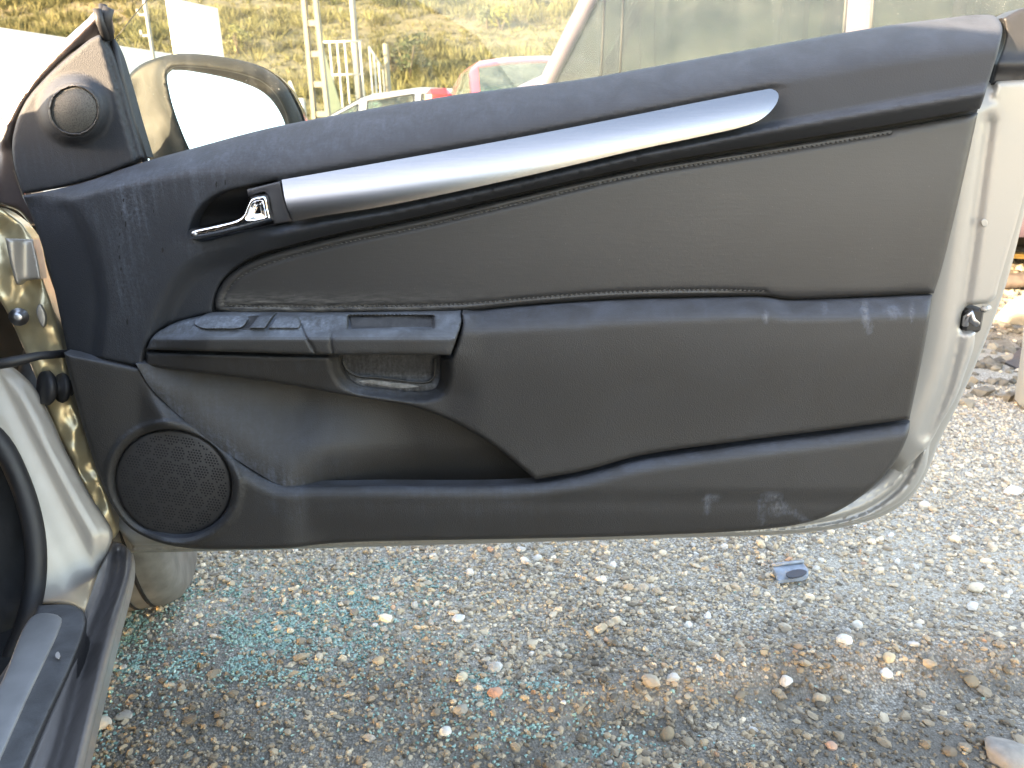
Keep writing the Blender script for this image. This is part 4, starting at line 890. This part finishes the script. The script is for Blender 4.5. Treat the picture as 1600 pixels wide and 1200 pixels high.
# ---------------------------------------------------------------- hillside
hx = np.linspace(-170, 170, 240); hy = np.concatenate([np.linspace(33, 70, 150), np.linspace(71, 220, 60)])
def hz(x, y):
    y0 = 34+2*np.sin(x*.05); s = np.maximum(y-y0, 0); z = s*.40
    ter = 1.7; q = z/ter+.35*(fbm(x*.05, y*.02, 3, 41)-.5)*3; fr = q-np.floor(q)
    z = z+ter*.20*(ss(.1, .45, fr)-fr)*ss(0, 3, s)+1.0*(fbm(x*.12, y*.12, 4, 43)-.45)*ss(0, 6, s)+.25*(fbm(x*.9, y*.9, 3, 45)-.45)*ss(0, 2, s)
    return z-.05
HX, HY = np.meshgrid(hx, hy); HZ = hz(HX, HY); nx, ny = len(hx), len(hy)
V = np.stack([HX.ravel(), HY.ravel(), HZ.ravel()], 1); I = (np.arange(ny-1)[:, None]*nx+np.arange(nx-1)[None]).ravel(); Fc = np.stack([I, I+1, I+nx+1, I+nx], 1)
m = Mat('dry_hillside'); a = m.noise(.25, 6, .65, st=(.35, 1, 1)); b = m.noise(1.4, 6, .7); c3 = m.noise(.12, 4, .6, st=(.4, 1, 1))
c = m.ramp(b, (.28, (.036, .031, .017)), (.45, (.072, .064, .033)), (.7, (.115, .102, .056)))
c = m.mix(m.mul(m.mapr(a, .5, .66), .6), c, (.10, .12, .035)); c = m.mix(m.mul(m.mapr(c3, .52, .66), .5), c, (.16, .115, .06))
m.set(col=c, rough=.95); m.bump(b, 1, .3); mk('hillside', V, Fc, m.m, None, True, kind='structure')
def scrub(name, n, x0, x1, y0, y1, hgt, wid, nb, mat, dens=None, zf=hz, bw=.02):
    x = RNG.uniform(x0, x1, n*3); y = RNG.uniform(y0, y1, n*3)
    if dens is not None: k = RNG.random(n*3) < dens(x, y); x, y = x[k], y[k]
    x, y = x[:n], y[:n]; n = len(x); sc = RNG.uniform(.5, 1.3, n)
    a = RNG.uniform(0, 6.283, (n, nb)); rr = np.sqrt(RNG.random((n, nb)))*wid*sc[:, None]; bx = x[:, None]+rr*np.cos(a)*.55; by = y[:, None]+rr*np.sin(a)*.55
    bz = zf(bx, by); h = hgt*sc[:, None]*RNG.uniform(.5, 1.1, (n, nb))*(1-.45*(rr/(wid*sc[:, None]))**2); lx = rr*np.cos(a)*.7; ly = rr*np.sin(a)*.7
    t = RNG.uniform(0, 3.14, (n, nb)); wx = bw*np.cos(t); wy = bw*np.sin(t)
    A = np.stack([bx-wx, by-wy, bz-.02], -1); B = np.stack([bx+wx, by+wy, bz-.02], -1); C = np.stack([bx+lx+RNG.normal(0, .04, bx.shape), by+ly, bz+h], -1)
    V = np.stack([A, B, C], 2).reshape(-1, 3); Fc = np.arange(len(V)).reshape(-1, 3); sh = np.repeat(RNG.uniform(.6, 1.3, n), nb*3)
    me = bpy.data.meshes.new(name); me.vertices.add(len(V)); me.vertices.foreach_set('co', V.ravel().astype(np.float32)); me.loops.add(len(V)); me.loops.foreach_set('vertex_index', Fc.ravel().astype(np.int32))
    me.polygons.add(len(Fc)); me.polygons.foreach_set('loop_start', (np.arange(len(Fc))*3).astype(np.int32)); me.polygons.foreach_set('loop_total', np.full(len(Fc), 3, np.int32)); me.update(calc_edges=True)
    at = me.attributes.new('shade', 'FLOAT', 'POINT'); at.data.foreach_set('value', sh.astype(np.float32)); me.materials.append(mat)
    o = bpy.data.objects.new(name, me); COL.objects.link(o); o['kind'] = 'stuff'; return o
def grassmat(name, c1, c2):
    m = Mat(name); at = m.n("ShaderNodeAttribute", attribute_name='shade'); m.set(col=m.mix(m.mapr(at.outputs['Fac'], .6, 1.3), c1, c2), rough=.9, spec=.1); return m.m
gd = grassmat('dry_grass', (.048, .046, .020), (.135, .129, .060)); gg = grassmat('olive_scrub', (.03, .037, .015), (.075, .082, .034))
tag(scrub('dry_grass', 5200, -48, 45, 34.5, 64, .75, .75, 34, gd, lambda x, y: np.clip(3*(fbm(x*.1, y*.22, 3, 61)-.33), 0, 1), bw=.035), 'tall dry straw-coloured grass and scrub covering the sunlit slope', 'dry grass')
tag(scrub('dry_grass', 14000, -48, 45, 34, 62, .28, .3, 10, gd, bw=.03), 'short pale dry grass between the tussocks on the slope', 'dry grass')
tag(scrub('scrub', 1000, -48, 45, 34.5, 60, .8, .9, 70, gg, lambda x, y: np.clip(4*(fbm(x*.12+9, y*.3, 3, 67)-.52), 0, 1), bw=.04), 'low olive green scrub growing in patches on the slope', 'scrub')
# bushes one can tell apart
def bush(px, py, wm, hm, label, c1, c2, d=46, grp=None, nleaf=900):
    r = ray(np.array([px]), np.array([py]))[0]; t = np.linspace(30, 90, 3000); P = CAMP+r*t[:, None]; k = np.argmax(P[:, 2] < hz(P[:, 0], P[:, 1])); p = P[k] if k > 0 else P[np.argmin(abs(P[:, 1]-d))]
    p = np.array([p[0], p[1], float(hz(np.array([p[0]]), np.array([p[1]]))[0])]); root = thing('bush', label, 'bush', tuple(p), grp)
    lv = MB(); rg = np.random.default_rng(int(px)); cs = [(rg.normal(0, .3)*wm*.6, rg.normal(0, .25)*wm*.6, rg.uniform(.3, .85)*hm, rg.uniform(.2, .38)*wm) for _ in range(9)]
    for i in range(nleaf):
        cx, cy, cz, cr = cs[rg.integers(9)]; v = rg.normal(size=3); v /= np.linalg.norm(v); q = p+np.array([cx, cy, cz])+v*cr*rg.uniform(.6, 1)*np.array([1, 1, .8]); q[2] = max(q[2], p[2]+.02)
        e = rg.normal(size=(3, 3))*.055*max(1, wm*.6); lv.add(q+e, [(0, 1, 2)])
    m = Mat('leaves'); m.set(col=m.ramp(m.noise(6, 3), (.35, tuple(v*.65 for v in c1)), (.65, tuple(v*.65 for v in c2))), rough=.7); lv.build('foliage', m.m, root)
    tr = MB()
    for i in range(5):
        a = rg.uniform(0, 6.28); tr.tube([p+np.array([0, 0, -.05]), p+np.array([.15*wm*math.cos(a), .15*wm*math.sin(a), hm*.35]), p+np.array([.3*wm*math.cos(a), .3*wm*math.sin(a), hm*.7])], [.04, .03, .015], 5)
    tr.build('stem', plain('bark', (.09, .07, .05), .9), root)
bush(783, 48, 1.5, 1.5, 'yellow-green bush standing alone high on the slope', (.15, .17, .03), (.28, .27, .05))
bush(762, 46, 1.4, 1.6, 'grey-green bush half behind the yellow-green one', (.06, .08, .035), (.12, .14, .06))
bush(640, 128, 1.8, 2.4, 'dark green bush behind the end of the white gate', (.02, .035, .012), (.05, .075, .025))
bush(612, 118, 1.2, 1.7, 'smaller dark bush beside the larger one behind the gate', (.025, .035, .015), (.06, .075, .03))
bush(372, 85, 1.2, 1.5, 'light green bush on the slope above the wing mirror', (.12, .13, .03), (.24, .24, .07))
bush(838, 12, 1.0, .8, 'small dark bush near the top of the slope', (.04, .045, .02), (.09, .09, .035))
# ---------------------------------------------------------------- wall, white slab, poles, gate
wm_ = plain('white_render', (.62, .61, .58), .8, var=.04, scale=3)
def at(px, y):
    r = ray(np.array([px]), np.array([150.]))[0]; return (CAMP+r*(y/r[1]))[0]
def zat(px, py, y):
    r = ray(np.array([px]), np.array([py]))[0]; return (CAMP+r*(y/r[1]))
a, b = zat(-60, 34, 11.5), zat(268, 84, 13.6)
wv = MB(); n = (b-a)[:2]; L_ = np.linalg.norm(n); n = n/L_; nr = np.array([n[1], -n[0]])*.22
V = [(a[0], a[1], -.05), (b[0], b[1], -.05), (b[0], b[1], b[2]), (a[0], a[1], a[2])]; V += [(v[0]-nr[0], v[1]-nr[1], v[2]) for v in V]
wv.add(V, [(0, 1, 2, 3), (7, 6, 5, 4), (0, 4, 5, 1), (3, 2, 6, 7), (1, 5, 6, 2), (4, 0, 3, 7)])
wt = wv.build('boundary_wall', wm_, None, origin=(a[0], a[1], 0)); tag(wt, 'long white rendered wall, sunlit, behind the door on the left', 'wall')
c1, c2 = zat(264, -4, 14.6), zat(340, 13, 15.2); nv = (c2-c1)[:2]; nr = np.array([nv[1], -nv[0]])/np.linalg.norm(nv)*.15
V = [(c1[0], c1[1], -.05), (c2[0], c2[1], -.05), (c2[0], c2[1], c2[2]), (c1[0], c1[1], c1[2])]; V += [(v[0]-nr[0], v[1]-nr[1], v[2]) for v in V]
o = MB().add(V, [(0, 1, 2, 3), (7, 6, 5, 4), (0, 4, 5, 1), (3, 2, 6, 7), (1, 5, 6, 2), (4, 0, 3, 7)]).build('white_board', wm_, None, origin=(c1[0], c1[1], 0)); tag(o, 'tall upright white board rising above the end of the white wall', 'board')
conc = plain('concrete', (.17, .155, .12), .85, var=.15, scale=8); galv = plain('galvanised', (.17, .17, .165), .6, .3, var=.12, scale=8); whp = plain('white_paint', (.36, .35, .32), .5, var=.08)
Y = 14.0; p = zat(501, 170, Y); q = zat(478, 0, Y); lp = thing('lattice_pole', 'pale concrete lattice utility pole with ladder-like openings, left of the gate', 'pole', (p[0], Y, 0))
for s_ in (-1, 1):
    b_ = MB(); V = []
    for z, hw in ((-.1, .165), (7, .075)):
        cx = p[0]+(s_*(hw-.03)); V += [(cx-.032, Y-.09, z), (cx+.032, Y-.09, z), (cx+.032, Y+.09, z), (cx-.032, Y+.09, z)]
    b_.add(V, [(0, 1, 5, 4), (1, 2, 6, 5), (2, 3, 7, 6), (3, 0, 4, 7), (4, 5, 6, 7)]); b_.build('upright', conc, lp)
z = .35
while z < 6.8:
    hw = .165-.09*z/7.1; b_ = MB(); b_.box((p[0], Y, z), (2*(hw-.062), .14, .09)); b_.build('rung', conc, lp); z += .47
Y = 16.; p = zat(556, 70, Y); o = MB().tube([(p[0], Y, 0), (p[0], Y, 7)], [.07, .04], 10).build('lamp_post', galv, None, origin=(p[0], Y, 0)); tag(o, 'slim grey metal post rising behind the white gate', 'post')
Y = 12.; p = zat(232, 40, Y); po = thing('antenna_pole', 'thin grey pole with small clamps in front of the white wall', 'pole', (p[0], Y, 0)); MB().tube([(p[0], Y, 0), (p[0], Y, 4.5)], .028, 8).build('shaft', galv, po)
for zz, in [(2.35,), (2.62,), (2.95,)]:
    b_ = MB(); b_.box((p[0]-.06, Y, zz), (.14, .03, .03)); b_.box((p[0]-.12, Y, zz+.03), (.03, .03, .09)); b_.build('clamp', galv, po)
# gate
Y = 15.; g0 = zat(503, 66, Y); g1 = zat(562, 66, Y); ztop = g0[2]; gate = thing('metal_gate', 'white barred metal gate standing at the foot of the slope', 'gate', (g0[0], Y, 0))
xs_ = np.linspace(g0[0], g1[0], 6)
for xx_ in xs_: MB().tube([(xx_, Y, .1), (xx_, Y, ztop)], .018, 6).build('bar', whp, gate)
for zz in (ztop, zat(530, 117, Y)[2], .15): MB().tube([(g0[0]-.02, Y-.001, zz), (g1[0]+.03, Y-.001, zz)], .02, 6).build('rail', whp, gate)
g2 = zat(575, 72, Y); g3 = zat(598, 115, Y); gt2 = thing('metal_gate', 'second, angled white gate leaf with a sloping top bar', 'gate', (g2[0], Y+.1, 0))
for k in range(5):
    t = k/4; xx_ = g2[0]+(g3[0]-g2[0])*t; zt = g2[2]+(g3[2]-g2[2])*t; MB().tube([(xx_, Y+.1+t*.5, .1), (xx_, Y+.1+t*.5, zt)], .018, 6).build('bar', whp, gt2)
MB().tube([(g2[0], Y+.1, g2[2]), (g3[0], Y+.6, g3[2])], .02, 6).build('rail', whp, gt2); MB().tube([(g2[0], Y+.1, .2), (g3[0], Y+.6, .2)], .02, 6).build('rail', whp, gt2)
gp = zat(602, 68, 15.5); o = MB().tube([(gp[0], 15.5, 0), (gp[0], 15.5, gp[2])], .05, 8).build('gate_post', conc, None, origin=(gp[0], 15.5, 0)); tag(o, 'pale post at the far end of the angled gate leaf', 'post')
a, b, c = zat(502, 66, 14.6), zat(545, 175, 14.6), zat(508, 175, 14.6)
V = [(a[0], 14.6, a[2]), (b[0], 14.6, b[2]-.5), (c[0], 14.6, c[2]-.5)]; V += [(v[0], v[1]+.05, v[2]) for v in V]
o = MB().add(V, [(0, 1, 2), (5, 4, 3), (0, 3, 4, 1), (1, 4, 5, 2), (2, 5, 3, 0)]).build('sheet_panel', plain('green_sheet', (.05, .075, .055), .6), None, origin=(c[0], 14.6, 0)); tag(o, 'dark green sheet leaning against the lattice pole', 'sheet')
a = zat(470, 168, 9.5); o = MB().box((a[0], 9.5, (a[2]+.1)/2), (.10, .08, a[2]+.1), bev=.01).box((a[0]-.06, 9.5, a[2]+.15), (.03, .03, .28), ry=-.25).build('marker_post', whp, None, origin=(a[0], 9.5, 0)); tag(o, 'short white stub post with a thin stake beside the wing mirror', 'post')
# dark kerb line behind the silver car
a = zat(610, 146, 20); o = MB().box((a[0]+1.2, 20, a[2]/2-.02), (3.2, .3, a[2]+.05), bev=.02).build('low_wall', plain('grey_block', (.28, .28, .27), .9), None, origin=(a[0], 20, 0)); tag(o, 'low grey wall running behind the silver car', 'wall')
# ---------------------------------------------------------------- background cars
def placed(px, y, yaw, dx=0):
    x0 = at(px, y); c, s = math.cos(yaw), math.sin(yaw)
    return lambda x, yy, z: np.array([x0+x*c-yy*s, y+x*s+yy*c, z])
def std_cls(nst, cowl, roof0, roof1, tail, pillars=(), q=True):
    def f(i, j, sd):
        if j < 0: return 'body'
        if cowl <= i < roof0: return 'windscreen' if j >= 6 else 'body' if j == 5 else 'body' if j < 4 or not q else 'window#f%d' % sd
        if roof0 <= i < roof1 and j == 4 and i not in pillars: return 'window#%d_%d' % (i, sd)
        if roof1 <= i < tail: return 'rear_window' if j >= 5 else 'body'
        return 'body'
    return f
# x forward. silver coupe facing left (yaw 180deg)
sv = [(2.1, .30, .55, .60, .68, .5), (1.95, .22, .66, .72, .80, .62), (1.2, .2, .80, .88, .86, .72), (.85, .2, .88, .95, .87, .73), (.15, .2, .93, 1.30, .87, .60), (.05, .2, .93, 1.33, .87, .58), (-.45, .2, .94, 1.38, .87, .58), (-.53, .2, .94, 1.38, .87, .58), (-1.05, .2, .95, 1.34, .87, .56), (-1.25, .2, .96, 1.30, .86, .55), (-1.85, .25, .98, 1.03, .84, .6), (-2.1, .32, .85, .93, .76, .6)]
xf = placed(600, 9.3, math.radians(176)); b0 = xf(0, 0, 0); r1 = thing('parked_car', 'pale silver coupe seen side on behind the door, next to the red car', 'car', tuple(b0))
def int_(root, xf, x0, x1, z): 
    for x in x0:
        for yy in (-.38, .38):
            s = MB(); c = xf(x, yy, z); s.box(c, (.14, .46, .55), rz=math.atan2(*(np.array(xf(1, 0, 0))-np.array(xf(0, 0, 0)))[[1, 0]]), bev=.03).build('seat', M['carpet'], root)
    c1, c2 = xf(x1[0], -.7, .5), xf(x1[1], .7, .5); s = MB(); V = [xf(a, b, z-.25) for a, b in ((x1[0], -.7), (x1[0], .7), (x1[1], .7), (x1[1], -.7))]; s.add(V, [(0, 1, 2, 3)]); s.build('cabin_floor', M['carpet'], root)
car_body(r1, sv, xf, paint('silver_paint', (.22, .24, .25), .4, .2, .1), M['glass_far'], std_cls(12, 3, 4, 9, 10, (4, 6, 8)), wheels=[(1.3, .78), (1.3, -.78), (-1.25, .78), (-1.25, -.78)]); int_(r1, xf, (-.1,), (.8, -1.6), .85)
# red car facing the camera, turned a little
rd = [(1.85, .30, .58, .66, .66, .5), (1.7, .22, .70, .80, .78, .62), (1.2, .2, .86, .95, .82, .70), (.95, .2, .92, 1.0, .83, .70), (.36, .2, .97, 1.44, .83, .62), (.20, .2, .97, 1.50, .83, .58), (-.50, .2, .98, 1.51, .83, .57), (-.58, .2, .98, 1.51, .83, .57), (-1.3, .2, 1.0, 1.44, .82, .56), (-1.55, .25, 1.0, 1.38, .80, .54), (-1.8, .3, .95, 1.02, .78, .55), (-1.9, .35, .8, .9, .7, .5)]
xf = placed(836, 7.4, math.radians(-80)); b0 = xf(0, 0, 0); r2 = thing('parked_car', 'red car facing this way, its windscreen and mirror showing over the door', 'car', tuple(b0))
redp = paint('red_paint', (.42, .025, .028), .3, .2, .15, coat=.8)
car_body(r2, rd, xf, redp, M['glass_far'], std_cls(12, 3, 4, 9, 10, (6, 8), True), wheels=[(1.2, .75), (1.2, -.75), (-1.2, .75), (-1.2, -.75)]); int_(r2, xf, (-.1,), (.8, -1.6), .85)
for sd in (1, -1):
    c = xf(.66, .93*sd, 1.17); b_ = MB(); b_.box(c, (.10, .22, .16), rz=math.radians(-74), bev=.045); b_.build('wing_mirror', redp, r2)
b_ = MB(); b_.tube([xf(.95, .38, 1.03), xf(.85, .45, 1.22), xf(.70, .50, 1.40)], .012, 6); b_.build('wiper', M['rubber'], r2)
# lilac-grey van on the right
vn = [(2.3, .35, .75, .85, .75, .6), (2.15, .28, .95, 1.05, .88, .72), (1.75, .28, 1.22, 1.30, .92, .78), (1.60, .28, 1.28, 1.36, .92, .78), (1.27, .28, 1.34, 1.95, .92, .72), (1.17, .28, 1.35, 2.02, .92, .71), (.10, .28, 1.42, 2.08, .92, .71), (-.02, .28, 1.43, 2.08, .92, .71), (-.85, .28, 1.48, 2.08, .92, .71), (-1.0, .28, 1.50, 2.08, .92, .71), (-2.2, .28, 1.50, 2.06, .90, .70), (-2.3, .35, 1.3, 1.9, .86, .68)]; vn = [(x*1.12, zb, zl-.20, zr-.1, wb, wr_) for x, zb, zl, zr, wb, wr_ in vn]
xf = placed(1318, 5.3, math.radians(163)); b0 = xf(0, 0, 0); r3 = thing('parked_van', 'lilac-grey van with large side windows parked behind the right half of the door', 'van', tuple(b0))
car_body(r3, vn, xf, paint('lilac_paint', (.075, .055, .072), .5, .1, .1, coat=.2), glass('van_glass', (.42, .50, .49), .04, streaks=False, refl=.5), std_cls(12, 3, 4, 9, 9, (6,), True), wheels=[(1.35, .82), (1.35, -.82), (-1.4, .82), (-1.4, -.82)])
for sd in (1, -1):
    MB().tube([xf(1.93, .90*sd, 1.0), xf(1.76, .875*sd, 1.16), xf(1.42, .76*sd, 1.80), xf(1.30, .72*sd, 1.93)], .05, 10).build('pillar', bpy.data.materials['lilac_paint'], r3)
int_(r3, xf, (.35, -.75), (1.4, -2.0), 1.4)
# ---------------------------------------------------------------- scrap at the right edge
p_ = zat(1612, 335, 5.6); bp = thing('scrap_bumper', 'dark grey car bumper standing on the gravel beyond the edge of the door', 'bumper', (p_[0], 5.6, 0))
b_ = MB(); b_.tube([(p_[0]-.12, 5.75, .48), (p_[0]-.08, 5.6, .5), (p_[0]+.5, 5.5, .5), (p_[0]+1.3, 5.6, .5)], [.12, .16, .17, .16], 14, flat=1.2); b_.build('bumper_skin', M['rubber'], bp)
b_ = MB(); b_.box((p_[0]+.6, 5.55, .2), (1.2, .05, .30), bev=.01); b_.build('lower_lip', M['dark'], bp)
def gp_(px, py, z=0): return zp(px, py, z)
wood = plain('plank_wood', (.48, .33, .12), .7, var=.2, scale=20)
a, b = gp_(1560, 398, .06), gp_(1660, 402, .06); o = MB().box((a+b)/2, (np.linalg.norm(b-a), .09, .03), rz=math.atan2(b[1]-a[1], b[0]-a[0]), bev=.003).build('wood_plank', wood, None, origin=(a+b)/2-np.array([0, 0, .06])); tag(o, 'yellow wooden plank on the gravel at the right edge, beyond the door', 'plank')
a = gp_(1572, 445, .03); o = MB().tube([a+np.array([-.35, 0, .0]), a+np.array([.1, -.02, .03]), a+np.array([.9, .05, .02])], [.06, .07, .05], 8, flat=.6).build('exhaust_pipe', plain('rusty_dark', (.06, .045, .035), .8, var=.4, scale=30), None, origin=a); tag(o, 'dark rusty exhaust pipe lying across the gravel at the right', 'pipe')
b0 = gp_(1590, 490, 0); V = [gp_(1556, 494, .03), gp_(1578, 470, .12), gp_(1606, 458, .20), gp_(1650, 470, .2), gp_(1650, 512, .05), (gp_(1590, 502, .03))]; Vb = [v-np.array([0, -.02, .02]) for v in V]; n = len(V)
o = MB().add(V+Vb, [tuple(range(n)), tuple(range(2*n-1, n-1, -1))]+[(i, i+n, (i+1) % n+n, (i+1) % n) for i in range(n)]).build('bent_panel', plain('dirty_panel', (.38, .35, .30), .6, var=.2), None, origin=b0); tag(o, 'bent dirty grey metal panel lying at the right edge', 'panel')
b0 = gp_(1585, 560, 0); V = [gp_(1570, 566, .01), gp_(1590, 575, .01), gp_(1640, 545, .09), gp_(1618, 522, .09)]; Vb = [v-np.array([0, 0, .012]) for v in V]
o = MB().add(V+Vb, [(0, 1, 2, 3), (7, 6, 5, 4)]+[(i, i+4, (i+1) % 4+4, (i+1) % 4) for i in range(4)]).build('plastic_scrap', M['dark'], None, origin=b0); tag(o, 'black plastic shard tilted on the gravel at the right edge', 'scrap')
b0 = gp_(1640, 638, 0); o = MB().lathe(b0, (0, 0, 1), [(0, .002), (.085, .002), (.1, .02), (.105, .2), (.11, .26), (.10, .27), (.098, .25), (.09, .03), (0, .02)], 28).build('plastic_tub', plain('pale_plastic', (.32, .31, .28), .5, var=.1), None, origin=b0); tag(o, 'pale plastic tub cut off by the right edge', 'tub')
